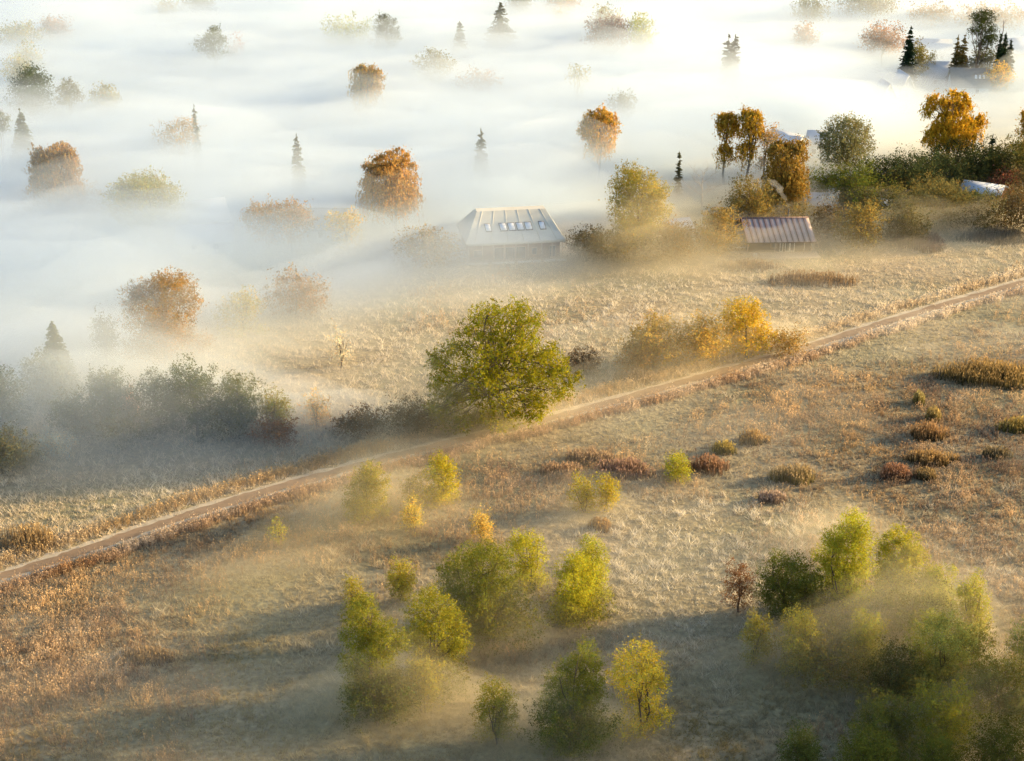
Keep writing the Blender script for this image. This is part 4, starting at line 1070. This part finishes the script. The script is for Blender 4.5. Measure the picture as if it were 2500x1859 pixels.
for (b0, b1, yt, bs, cc, lb) in [
        (1950, 2120, 428, 500, (0.07, 0.065, 0.022), 'dark olive hedge mass just right of the cabin smoke'),
        (2060, 2260, 400, 480, (0.055, 0.058, 0.02), 'dark hedge mass in the gap above the olive hedge bush'),
        (2180, 2400, 378, 455, (0.045, 0.05, 0.018), 'dark hedge mass in the middle of the long hedge'),
        (2340, 2540, 362, 440, (0.05, 0.052, 0.018), 'dark hedge mass at the right end of the long hedge'),
        (2130, 2300, 470, 560, (0.08, 0.072, 0.026), 'olive bush filling the slope right of the cabin'),
        (2280, 2470, 490, 560, (0.085, 0.07, 0.026), 'brown olive bush filling the slope at the right')]:
    P('hedge_bush', 'shrub', lb, 'broad', (b0, b1, yt, bs), cc, base=bs, group=G2, lob=11, dens=0.65)

# ------------------------------------------------------------------ reed clumps (each one a plant of its own)
def blades(X, Y, hgt, wid, lean, cbase, ctip, rg, z0=0.0):
    """one triangle per blade"""
    n = len(X)
    a = rg.random(n) * 6.283
    b = rg.random(n) * 6.283
    dx, dy = np.cos(a) * wid * 0.5, np.sin(a) * wid * 0.5
    V = np.zeros((n, 3, 3), np.float32)
    V[:, 0] = np.stack([X - dx, Y - dy, 0 * X + z0], 1)
    V[:, 1] = np.stack([X + dx, Y + dy, 0 * X + z0], 1)
    V[:, 2] = np.stack([X + np.cos(b) * lean, Y + np.sin(b) * lean, hgt + z0], 1)
    C = np.zeros((n, 3, 3), np.float32)
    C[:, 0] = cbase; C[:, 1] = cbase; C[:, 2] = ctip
    return V.reshape(-1, 3), np.arange(3 * n).reshape(n, 3), C.reshape(-1, 3)


def reeds(label, px, py, rx, ry, h, cb, ct, dens=1.0, name='reed_clump'):
    rg = np.random.default_rng(hash_(label))
    X0, Y0 = atz(px, py)
    X0, Y0 = float(X0), float(Y0)
    s = float(ppm(Y0))
    rxm = rx / s
    sl = CAM_H / math.hypot(CAM_H, Y0)
    rym = max(1.0, ry / s / sl)
    n = int(dens * 46 * rxm * rym) + 200
    a = rg.random(n) * 6.283; r = np.sqrt(rg.random(n)) * (1 + 0.16 * np.sin(3 * a + rg.random() * 6) + 0.1 * np.sin(5 * a + rg.random() * 6))
    X, Y = np.cos(a) * r * rxm, np.sin(a) * r * rym
    hh = h * (1.0 - 0.35 * r ** 2) * rg.uniform(0.7, 1.12, n) * (1 + 0.25 * fbm(X / 1.5 + px, Y / 1.5, 5, 2))
    tn = rg.uniform(0.6, 1.3, n)[:, None]
    e = empty(name, (X0, Y0, 0)); tag(e, label, 'reeds', 'reed and tall weed clumps on the meadow')
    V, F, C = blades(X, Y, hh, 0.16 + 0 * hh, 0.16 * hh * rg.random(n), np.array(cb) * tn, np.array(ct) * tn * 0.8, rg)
    o = link('foliage', mesh_np('foliage', V, F, C), M_GRASS, e); o['kind'] = 'stuff'
    k = rg.random(n) < 0.75
    P_ = np.stack([X[k], Y[k], hh[k] * 0.97], 1)
    ax = np.zeros_like(P_); ax[:, 2] = 1; ax += rg.normal(size=P_.shape) * 0.3
    V, F = leaf_quads(P_, 0.34, rg, None, 0.5, ax)
    o = link('plume', mesh_np('plume', V, F, np.repeat(np.array(ct)[None] * rg.uniform(0.7, 1.25, k.sum())[:, None], 3, 0)), M_GRASS, e); o['kind'] = 'stuff'


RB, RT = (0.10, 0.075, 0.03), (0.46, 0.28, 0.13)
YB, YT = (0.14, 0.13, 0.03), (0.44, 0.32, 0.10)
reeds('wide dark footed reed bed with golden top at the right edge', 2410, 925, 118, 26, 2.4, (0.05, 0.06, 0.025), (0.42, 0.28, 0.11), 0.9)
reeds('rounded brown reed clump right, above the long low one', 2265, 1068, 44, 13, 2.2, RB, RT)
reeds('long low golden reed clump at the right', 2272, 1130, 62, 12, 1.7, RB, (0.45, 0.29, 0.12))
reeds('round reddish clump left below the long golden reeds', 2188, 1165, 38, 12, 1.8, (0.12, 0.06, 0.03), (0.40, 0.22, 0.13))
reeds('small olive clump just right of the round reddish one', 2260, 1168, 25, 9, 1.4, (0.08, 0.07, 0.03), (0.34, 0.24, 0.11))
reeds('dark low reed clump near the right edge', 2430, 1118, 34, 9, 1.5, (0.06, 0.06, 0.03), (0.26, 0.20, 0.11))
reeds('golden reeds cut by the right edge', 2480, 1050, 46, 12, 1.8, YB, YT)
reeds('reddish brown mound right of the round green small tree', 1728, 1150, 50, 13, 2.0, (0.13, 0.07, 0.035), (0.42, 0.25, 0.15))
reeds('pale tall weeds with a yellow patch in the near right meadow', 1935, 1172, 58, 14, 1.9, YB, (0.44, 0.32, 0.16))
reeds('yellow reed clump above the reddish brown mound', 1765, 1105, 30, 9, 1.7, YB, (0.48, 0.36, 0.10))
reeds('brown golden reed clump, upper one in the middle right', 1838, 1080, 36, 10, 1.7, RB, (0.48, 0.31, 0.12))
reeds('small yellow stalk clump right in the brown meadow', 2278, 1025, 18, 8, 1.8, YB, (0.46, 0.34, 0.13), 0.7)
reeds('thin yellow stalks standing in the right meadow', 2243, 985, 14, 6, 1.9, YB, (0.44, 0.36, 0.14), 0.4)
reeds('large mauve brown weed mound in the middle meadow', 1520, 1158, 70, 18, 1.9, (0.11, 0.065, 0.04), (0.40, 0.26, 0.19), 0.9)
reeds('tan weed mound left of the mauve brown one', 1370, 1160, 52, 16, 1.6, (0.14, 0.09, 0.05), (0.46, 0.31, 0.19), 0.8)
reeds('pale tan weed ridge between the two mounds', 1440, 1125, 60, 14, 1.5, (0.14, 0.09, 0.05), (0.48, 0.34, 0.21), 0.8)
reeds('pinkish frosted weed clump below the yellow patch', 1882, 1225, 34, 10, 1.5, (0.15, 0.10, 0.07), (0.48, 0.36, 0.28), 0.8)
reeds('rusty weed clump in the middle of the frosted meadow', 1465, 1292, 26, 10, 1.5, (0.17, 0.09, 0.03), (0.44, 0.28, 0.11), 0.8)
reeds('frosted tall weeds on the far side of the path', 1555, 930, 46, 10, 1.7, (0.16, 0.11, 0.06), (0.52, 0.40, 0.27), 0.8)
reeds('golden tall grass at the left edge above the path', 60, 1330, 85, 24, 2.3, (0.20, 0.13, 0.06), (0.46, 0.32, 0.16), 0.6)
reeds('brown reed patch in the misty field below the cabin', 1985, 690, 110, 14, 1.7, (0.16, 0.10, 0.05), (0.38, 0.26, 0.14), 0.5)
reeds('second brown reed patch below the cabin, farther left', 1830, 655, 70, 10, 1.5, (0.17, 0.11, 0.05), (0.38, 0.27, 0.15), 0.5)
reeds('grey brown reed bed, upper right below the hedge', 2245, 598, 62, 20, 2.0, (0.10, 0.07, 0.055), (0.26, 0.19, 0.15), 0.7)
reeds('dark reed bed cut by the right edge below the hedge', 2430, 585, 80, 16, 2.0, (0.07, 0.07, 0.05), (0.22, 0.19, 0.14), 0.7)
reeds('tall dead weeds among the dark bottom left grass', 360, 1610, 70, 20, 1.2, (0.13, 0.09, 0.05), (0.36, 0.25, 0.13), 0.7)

# ------------------------------------------------------------------ meadow grass: uncountable tufts
def meadow(name, label, n, rect, kfun, seed, bl, shape, along=None):
    rg = np.random.default_rng(seed)
    xa, xb, ya, yb = rect
    px = rg.uniform(xa, xb, n); py = ya + (yb - ya) * rg.random(n)
    x, y = atz(px, py)
    if along:                                  # scattered along the path only
        q = rg.integers(1, len(PATH) - 1, n); u = rg.random(n)
        o_ = rg.uniform(1.2, along, n) * np.where(rg.random(n) < 0.5, -1, 1)
        c_ = PATH[q] * (1 - u)[:, None] + PATH[q + 1] * u[:, None] + PN[q] * o_[:, None]
        x, y = c_[:, 0], c_[:, 1]
        px, py = pix(x, y, 0 * x)
    keep, col, hgt = kfun(px, py, x, y, rg)
    x, y, col, hgt, px, py = x[keep], y[keep], col[keep], hgt[keep], px[keep], py[keep]
    m = len(x)
    s = ppm(y)
    wscale = 5.0 / s
    i = np.repeat(np.arange(m), bl)
    k = len(i)
    sp = (0.75 if shape == 'grass' else 0.5) * wscale[i]
    X = x[i] + rg.normal(size=k) * sp; Y = y[i] + rg.normal(size=k) * sp * 1.2
    hh = hgt[i] * rg.uniform(0.55, 1.2, k)
    tn = rg.uniform(0.75, 1.22, k)[:, None]
    if shape == 'grass':
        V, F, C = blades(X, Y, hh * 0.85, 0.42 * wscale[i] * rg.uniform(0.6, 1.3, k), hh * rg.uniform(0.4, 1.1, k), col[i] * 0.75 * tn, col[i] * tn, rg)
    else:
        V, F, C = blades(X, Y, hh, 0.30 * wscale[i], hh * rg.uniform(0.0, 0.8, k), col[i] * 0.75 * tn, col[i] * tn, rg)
        q = rg.random(k) < 0.6
        P_ = np.stack([X[q], Y[q], hh[q]], 1)
        ax = np.zeros_like(P_); ax[:, 2] = 1; ax += rg.normal(size=P_.shape) * 0.5
        sz = np.repeat(0.9 * wscale[i][q], 1)
        n2 = len(P_)
        nr = rg.normal(size=(n2, 3)); ax /= np.linalg.norm(ax, axis=1)[:, None]
        b = np.cross(nr, ax); b /= np.linalg.norm(b, axis=1)[:, None] + 1e-9
        T = np.stack([P_ - ax * sz[:, None] * 0.5, P_ + ax * sz[:, None] * 0.3 + b * sz[:, None] * 0.32, P_ + ax * sz[:, None] * 0.3 - b * sz[:, None] * 0.32], 1).reshape(-1, 3)
        V = np.concatenate([V, T]); F = np.concatenate([F, np.arange(3 * n2).reshape(n2, 3) + len(C)])
        C = np.concatenate([C, np.repeat((col[i] * tn)[q] * 1.12, 3, 0)])
    return tag(link(name, mesh_np(name, V, F, C), M_GRASS), label, 'grass', kind='stuff')


def mixc(a, b, t):
    return np.asarray(a)[None, :] * (1 - t)[:, None] + np.asarray(b)[None, :] * t[:, None] if np.ndim(a) == 1 else a * (1 - t)[:, None] + np.asarray(b)[None, :] * t[:, None]


def brownness(px, py, x, y):
    w = 0.15 + 0.75 * fbm(x / 14, y / 22, 71, 3)
    for cx, cy, sx, sy, a, v in [(2050, 1000, 330, 110, 10, 0.8), (1480, 1150, 200, 60, 0, 0.7), (200, 1600, 330, 130, -12, 0.9), (500, 1300, 300, 40, -17, 0.6), (1000, 1330, 200, 60, 0, 0.5),
                                 (2300, 1080, 300, 150, 0, 0.75), (2420, 1330, 130, 110, 0, 0.7), (1250, 1220, 260, 60, 0, 0.4), (450, 1720, 160, 60, -15, 0.3),
                                 (1650, 1380, 260, 140, 0, -0.8), (1500, 1010, 260, 50, -16, -0.9), (2150, 830, 220, 50, -16, -0.8), (650, 1450, 300, 90, -15, -0.6), (1750, 1700, 330, 150, 0, -0.7), (700, 1700, 250, 160, 0, -0.7), (1150, 1780, 500, 90, 0, -0.5)]:
        w = w + v * g2(px, py, cx, cy, sx, sy, a)
    return w


def frostiness(px, py, x, y):
    w = 0.33 + 0.55 * fbm(x / 9 + 5, y / 13, 81, 3)
    for cx, cy, sx, sy, a, v in [(1680, 1340, 300, 150, 0, 0.75), (1350, 760, 700, 130, -12, 0.4), (2400, 1350, 120, 130, 0, 0.4), (1500, 1010, 250, 50, -16, 0.45), (2150, 820, 220, 50, -16, 0.3), (1900, 1260, 250, 70, 0, 0.4), (500, 1130, 500, 60, -15, 0.2),
                                 (400, 1780, 600, 160, 0, -0.25), (1250, 1830, 900, 90, 0, -0.15)]:
        w = w + v * g2(px, py, cx, cy, sx, sy, a)
    return np.clip(w, 0, 1)


C_GRASS, C_FROST, C_BROWN, C_STRAW, C_RUST = (0.40, 0.315, 0.125), (0.98, 0.88, 0.70), (0.48, 0.32, 0.16), (0.68, 0.52, 0.28), (0.64, 0.42, 0.19)


def tussock(x, y, cell=1.55, big=1.0):
    """0 between the tussocks, 1 on top of one"""
    g = np.random.default_rng(55).random((97, 97, 3))
    cx, cyy = np.floor(x / cell).astype(int), np.floor(y / cell).astype(int)
    best = np.zeros(len(x))
    for i in (-1, 0, 1):
        for j in (-1, 0, 1):
            q = g[(cx + i) % 97, (cyy + j) % 97]
            d = np.hypot((cx + i + q[:, 0]) * cell - x, (cyy + j + q[:, 1]) * cell - y)
            best = np.maximum(best, (0.45 + 0.55 * q[:, 2]) * np.clip(1 - (d / (big * (0.45 + 0.5 * q[:, 2]))) ** 2, 0, 1))
    return best


def k_grass(px, py, x, y, rg):
    off = path_offset(x, y)
    far = off > 0
    fr = frostiness(px, py, x, y)
    br = np.clip(brownness(px, py, x, y), 0, 1)
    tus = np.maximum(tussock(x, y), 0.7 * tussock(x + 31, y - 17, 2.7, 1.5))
    fr = fr * (0.35 + 0.85 * tus)              # frost on the tussock tops; gaps darkened by colour to suggest shade between
    big = np.clip(0.55 + 0.6 * fbm(x / 7, y / 7, 97, 2) + 0.4 * fr, 0.1, 1)
    h = np.where(far, 0.24 + 0.75 * tus, 0.14 + 1.0 * tus * big)
    dark_mix = np.clip(0.2 + 0.9 * fbm(x / 18 + 9, y / 25, 63, 3) + 0.7 * g2(px, py, 2350, 1120, 330, 160) + 0.5 * g2(px, py, 2350, 1400, 200, 120), 0, 1)  # darker brown turf in random patches, strongest towards the right
    near = mixc(mixc(mixc(C_GRASS, (0.25, 0.20, 0.12), dark_mix), C_BROWN, br * 0.6), C_FROST, np.clip(fr * 0.95, 0, 1))
    f = np.clip(0.5 + 0.7 * fbm(x / 11, y / 16, 91, 3), 0, 1)
    farc = mixc(mixc(C_BROWN, C_STRAW, f), C_FROST, np.clip(fr * 0.7 + 0.38, 0, 1))
    col = np.where(far[:, None], farc, near)
    ao = np.abs(off) + 0.35 * fbm(x / 1.3, y / 1.3, 29, 2)
    keep = (ao > 0.95) & (rg.random(len(px)) < np.where(ao < 1.7, 0.6, 1)) | ((ao < 0.18) & (rg.random(len(px)) < 0.5))
    h = np.where(np.abs(off) < 1.5, 0.12 + 0.1 * tus, h)
    return keep, col, h


def k_stalk(px, py, x, y, rg):
    off = path_offset(x, y)
    br = brownness(px, py, x, y)
    br = np.where(off > 0, -0.15 + 0.7 * fbm(x / 12, y / 14, 77, 3), br)
    p = np.clip(br * 1.5 + 0.05, 0, 1)
    keep = (rg.random(len(px)) < p) & (np.abs(off) > 2.2)
    fr = frostiness(px, py, x, y)
    col = mixc(mixc(C_RUST, C_BROWN, np.clip(0.5 + fbm(x / 6, y / 6, 99, 2), 0, 1)), (0.56, 0.42, 0.30), fr * 0.7)
    hv = np.clip(0.5 + 0.8 * fbm(x / 3.1, y / 3.1, 44, 2), 0, 1)
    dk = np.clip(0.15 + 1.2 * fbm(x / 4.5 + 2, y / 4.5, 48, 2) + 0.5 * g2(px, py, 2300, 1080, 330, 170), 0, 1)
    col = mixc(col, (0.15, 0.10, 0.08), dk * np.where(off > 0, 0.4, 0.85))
    return keep & (rg.random(len(px)) < 0.35 + hv), col * (0.75 + 0.5 * hv)[:, None], 0.25 + 0.75 * hv * rg.uniform(0.5, 1.2, len(px))


def k_verge(px, py, x, y, rg):
    off = path_offset(x, y)
    a = np.abs(off)
    keep = (a > 1.9) & (a < 4.1 + 0.8 * fbm(x / 4, y / 4, 17, 2)) & (rg.random(len(px)) < np.where(a < 2.5, 0.3, 1))
    col = np.where((off > 0)[:, None], np.array([[0.50, 0.33, 0.14]]), np.array([[0.45, 0.27, 0.14]]))
    fr = np.clip(0.3 + 0.5 * fbm(x / 5, y / 5, 19, 2), 0, 1)
    fr = np.clip(fr + 0.5 * smooth(1300, 2300, px), 0, 1)
    return keep, mixc(col, C_FROST, fr * 0.6), 0.5 + 0.6 * rg.random(len(px))


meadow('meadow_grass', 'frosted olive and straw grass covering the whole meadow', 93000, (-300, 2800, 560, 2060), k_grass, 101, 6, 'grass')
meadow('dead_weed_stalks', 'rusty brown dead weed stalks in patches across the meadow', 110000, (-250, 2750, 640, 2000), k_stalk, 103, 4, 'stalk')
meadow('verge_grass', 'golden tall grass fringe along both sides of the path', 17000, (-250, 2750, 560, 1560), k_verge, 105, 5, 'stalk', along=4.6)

# ------------------------------------------------------------------ birds on the golden birch, path posts, chimney smoke
def bird(label, px, py, Y):
    x, z = aty(px, py, Y)
    e = empty('bird', (float(x), float(Y), float(z))); tag(e, label, 'bird', 'birds on the golden birch')
    b = Bag(); b.add(*tube([(-0.28, 0, 0.05), (-0.2, 0, 0.1), (-0.05, 0, 0.16), (0.1, 0, 0.3), (0.17, 0, 0.38), (0.27, 0, 0.38)], [0.03, 0.05, 0.12, 0.09, 0.07, 0.012], 6))
    link('body', b.mesh('body', True), M_IRON, e)


_, _gy = atz(2325, 224, 16.5)
bird('small dark bird perched on the tip of the golden birch', 2321, 224, float(_gy))
bird('second dark bird right of the first on the golden birch', 2331, 229, float(_gy))


def post(label, px, py, h):
    x, y = atz(px, py)
    e = empty('marker_post', (float(x), float(y), 0)); tag(e, label, 'post', 'posts by the path')
    boxes('shaft', [(-0.06, 0.06, -0.06, 0.06, -0.05, h)], M_PALEWOOD, e)
    boxes('cap', [(-0.075, 0.075, -0.075, 0.075, h, h + 0.05)], M_WHITE, e)


post('short pale post under the right side of the great tree', 1241, 1034, 1.1)
post('short pale post at the path left of the great tree', 1138, 1062, 1.0)
post('thin pale post by the path at the right edge', 2446, 742, 1.1)

# smoke drifting up-left from the cabin flue: a twisting column of thin smoke
cx_, cy_, cz_ = cab(2.6, CD + 0.6, cr + 1.3)
n = 22
t = np.linspace(0, 1, n)
rg = np.random.default_rng(5)
pts = np.stack([cx_ - 1.2 * t - 2.6 * t ** 1.8 + 0.30 * np.sin(11 * t) * t, cy_ + 0.8 * t + 0.2 * np.sin(7 * t), cz_ + 5.4 * t ** 0.9], 1)
rad = (0.09 + 0.85 * t) * (1 + 0.28 * np.sin(23 * t)) * np.clip((1.02 - t) * 4, 0.08, 1)
Vt, Ft = tube(pts, rad, 9)
Vt = Vt + rg.normal(size=Vt.shape) * 0.06
me = bpy.data.meshes.new('chimney_smoke')
caps = [tuple(range(8, -1, -1)), tuple(range((n - 1) * 9, n * 9))]
me.from_pydata([tuple(v) for v in Vt], [], [tuple(f) for f in Ft] + caps); me.update()
o = link('chimney_smoke', me, vol_mat('smoke', 0.13, (0.95, 0.97, 1.0), 0.3))
tag(o, 'thin white smoke rising up left from the cabin flue', 'smoke', kind='stuff')

# ------------------------------------------------------------------ tall trees just outside the frame on the right, which shade the near meadow
for k, (x, y, h, r) in enumerate(SHADE):
    rg = np.random.default_rng(900 + k)
    t_, c_ = broad_mesh(lobes(9, r, r, h * 0.42, h * 0.56, rg), 1500, 0.8, rg)
    e = empty('shade_tree', (x, y, 0)); tag(e, ['first', 'second', 'third', 'fourth', 'fifth', 'sixth', 'seventh', 'eighth', 'ninth', 'tenth'][k] + ' tall green tree of the row outside the right edge', 'tree', 'tall trees outside the frame')
    o = link('crown', c_, M_LEAF, e); o.color = (*GRN, 1)
    link('trunk', t_, M_BARK, e)

# ------------------------------------------------------------------ fog: rolling banks of still air, each of even density
def fog_layer(name, top_fn, mat, x0, x1, y0, y1, step, label):
    """closed body: its upper face rolls, its floor lies a metre under the ground; where no fog lies the upper face dips below ground"""
    nx, ny = int((x1 - x0) / step) + 1, int((y1 - y0) / step) + 1
    X, Y = np.meshgrid(np.linspace(x0, x1, nx), np.linspace(y0, y1, ny))
    Z = np.maximum(top_fn(X, Y), -0.6)
    Z[0, :] = Z[-1, :] = -0.6; Z[:, 0] = Z[:, -1] = -0.6
    n = nx * ny
    V = np.zeros((2 * n, 3)); V[:n, 0] = V[n:, 0] = X.ravel(); V[:n, 1] = V[n:, 1] = Y.ravel()
    V[:n, 2] = Z.ravel(); V[n:, 2] = -1.0
    g = np.arange(n).reshape(ny, nx)
    q = np.stack([g[:-1, :-1], g[:-1, 1:], g[1:, 1:], g[1:, :-1]], -1).reshape(-1, 4)
    F = [q, q[:, ::-1] + n]
    for e in (g[0, :], g[::-1, -1][::-1][::1], g[-1, ::-1], g[::-1, 0]):
        e = np.asarray(e)
        F.append(np.stack([e[1:], e[:-1], e[:-1] + n, e[1:] + n], 1))
    o = link(name, mesh_np(name, V, np.concatenate(F), smooth_sh=False), mat)
    tag(o, label, 'fog', kind='stuff')
    return o


EDGE_X = [-600, 0, 400, 800, 1150, 1450, 1800, 2150, 2500, 3200]
EDGE_Y = [950, 900, 825, 745, 665, 570, 475, 400, 320, 210]


def bank_top(X, Y):
    px, py = pix(X, Y, 0.0 * X)
    e = np.interp(px, EDGE_X, EDGE_Y)
    d = (e - py) + 40 * fbm(X / 35, Y / 35, 11)
    ramp = smooth(-70, 150, d)
    h = 8.3 + 1.7 * fbm(X / 55 + 3, Y / 40, 21, 3) + 0.7 * fbm(X / 16, Y / 9, 31, 2)
    # hollows in the bank where roofs and crowns show
    h = h - 4.6 * g2(px, py, 2300, 215, 220, 80) - 2.0 * g2(px, py, 2250, 380, 260, 50, -14) - 1.5 * g2(px, py, 1900, 350, 90, 40)
    h = h + 1.2 * smooth(500, 150, py) * smooth(2100, 1400, px)
    h = h + 1.3 * smooth(1000, 400, px) * smooth(300, 500, py) + 0.8 * g2(px, py, 1500, 420, 500, 90)
    return h * ramp - 0.4 * (1 - ramp)


def mist_top(X, Y):
    px, py = pix(X, Y, 0.0 * X)
    h = 1.7 - 0.7 * smooth(950, 1250, py) + 1.5 * fbm(X / 24, Y / 24, 41, 3) + 1.8 * streaks(X, Y, 47, 40, 9) + 0.6 * fbm(X / 7, Y / 7, 51, 2)
    h = h + 2.0 * g2(px, py, 200, 880, 620, 230)
    h = h + 3.5 * g2(px, py, 1850, 480, 500, 130, -8)
    h = h - 2.2 * g2(px, py, 2300, 1000, 500, 260)
    h = h + 1.2 * smooth(1450, 1750, py) * smooth(2000, 1400, px)
    return h


def puff_top(X, Y, f=1.0, k=0):
    px, py = pix(X, Y, 0.0 * X)
    n = 1.5 * fbm(X / 9 + 3 * k, Y / 9, 61 + 5 * k, 3)
    s = 0 * px
    for cx, cy, sx, sy, a, h in [(905, 1275, 210, 55, -8, 7.0), (1690, 895, 260, 42, -14, 7.5), (1100, 1062, 240, 46, -10, 10.5), (1180, 1575, 230, 65, 0, 6.5),
                                 (960, 1760, 230, 75, 0, 7.5), (1390, 1830, 190, 65, 0, 7.0), (2010, 1640, 260, 65, -4, 6.5), (2260, 1580, 190, 70, 0, 6.5), (1430, 1255, 120, 40, 0, 3.5),
                                 (1700, 645, 330, 35, -3, 3.6), (1570, 655, 150, 25, 0, 8.0), (2150, 600, 300, 40, -8, 3.6), (2400, 555, 240, 35, -8, 2.2), (1750, 545, 300, 30, -8, 6.0), (2250, 480, 320, 20, -12, 2.6),
                                 (1255, 665, 150, 20, 0, 2.6), (2350, 1830, 230, 55, 0, 6.0), (650, 1400, 300, 60, -15, 3.0), (2030, 1330, 180, 50, 0, 4.5)]:
        s = s + h * g2(px, py, cx, cy, sx, sy, a)
    return s * f - 0.9 + (1.2 * n + 2.6 * streaks(X, Y, 71 + 3 * k, 26, 6) - 0.8) * smooth(0.2, 2.5, s)




def streaks(X, Y, seed, lx, ly, tilt=0.16):
    """long torn ridges of mist, drawn out along the drift of the air"""
    n = fbm((X + Y * tilt) / lx, (Y - X * tilt) / ly, seed, 3)
    return np.clip(1 - np.abs(n) * 3.2, 0, 1) ** 1.5


def wisps(X, Y, f, seed, amp):
    px, py = pix(X, Y, 0.0 * X)
    b = bank_top(X, Y)
    return b * f + amp * (1.5 * streaks(X, Y, seed, 75, 13) + 0.8 * streaks(X, Y, seed + 9, 34, 7) - 0.6) * smooth(0.5, 4, b)


fog_layer('haze', lambda X, Y: bank_top(X, Y) * 0.85, vol_mat('fog_bank', 0.055, (0.72, 0.85, 1.0)), -330, 330, 190, 1000, 7.0, 'thick white fog bank filling the valley around the far trees')
fog_layer('haze', lambda X, Y: wisps(X, Y, 1.05, 33, 1.8), vol_mat('fog_veil', 0.024, (0.80, 0.90, 1.0)), -330, 330, 190, 1000, 6.0, 'soft upper part of the white fog bank')
fog_layer('haze', lambda X, Y: wisps(X, Y, 1.6, 52, 3.2), vol_mat('fog_wisp', 0.017, (0.86, 0.93, 1.0)), -330, 330, 190, 1000, 6.0, 'torn topmost wisps of the white fog bank')
def left_veil(X, Y, f=1.0, k=0):
    px, py = pix(X, Y, 0.0 * X)
    s = 15.0 * g2(px, py, 300, 1085, 520, 80, -3) + 12.0 * g2(px, py, 60, 960, 420, 90, -5) + 11.0 * g2(px, py, 400, 885, 260, 45, -6) + 6.5 * g2(px, py, 720, 790, 300, 50, -10) + 4.5 * g2(px, py, 950, 730, 380, 70, -12) + 9.0 * g2(px, py, 1200, 690, 250, 36, -6)
    return s * f - 0.8 + (1.6 * fbm(X / 19 + k, Y / 13, 83 + k, 3) + 2.4 * streaks(X, Y, 87 + k, 48, 9) - 1.0) * smooth(0.2, 3, s)


fog_layer('haze', lambda X, Y: left_veil(X, Y, 1.25, 0), vol_mat('pale_veil', 0.022, (0.86, 0.93, 1.0)), -170, 90, 120, 330, 3.5, 'pale outer veil of mist over the left thicket')
fog_layer('haze', lambda X, Y: left_veil(X, Y, 0.85, 5), vol_mat('pale_mist', 0.030, (0.86, 0.93, 1.0)), -170, 90, 120, 330, 3.5, 'pale mist lying over the left thicket and meadow')
fog_layer('haze', mist_top, vol_mat('ground_mist', 0.022, (0.97, 0.95, 0.88)), -170, 190, 80, 420, 4.0, 'thin low mist lying over the whole frosted meadow')
for k, (f, dn) in enumerate([(1.65, 0.016), (1.25, 0.020), (0.85, 0.026)]):
    fog_layer('haze', lambda X, Y: puff_top(X, Y, f, k), vol_mat('drifting_mist', dn * 0.88, (1.0, 0.91, 0.68)), -110, 130, 90, 340, 2.5,
              ['faint outer veil of the golden mist drifts around the shrubs', 'golden mist drifts around the meadow shrubs and the cabin', 'inner denser golden mist at the feet of the shrubs'][k])
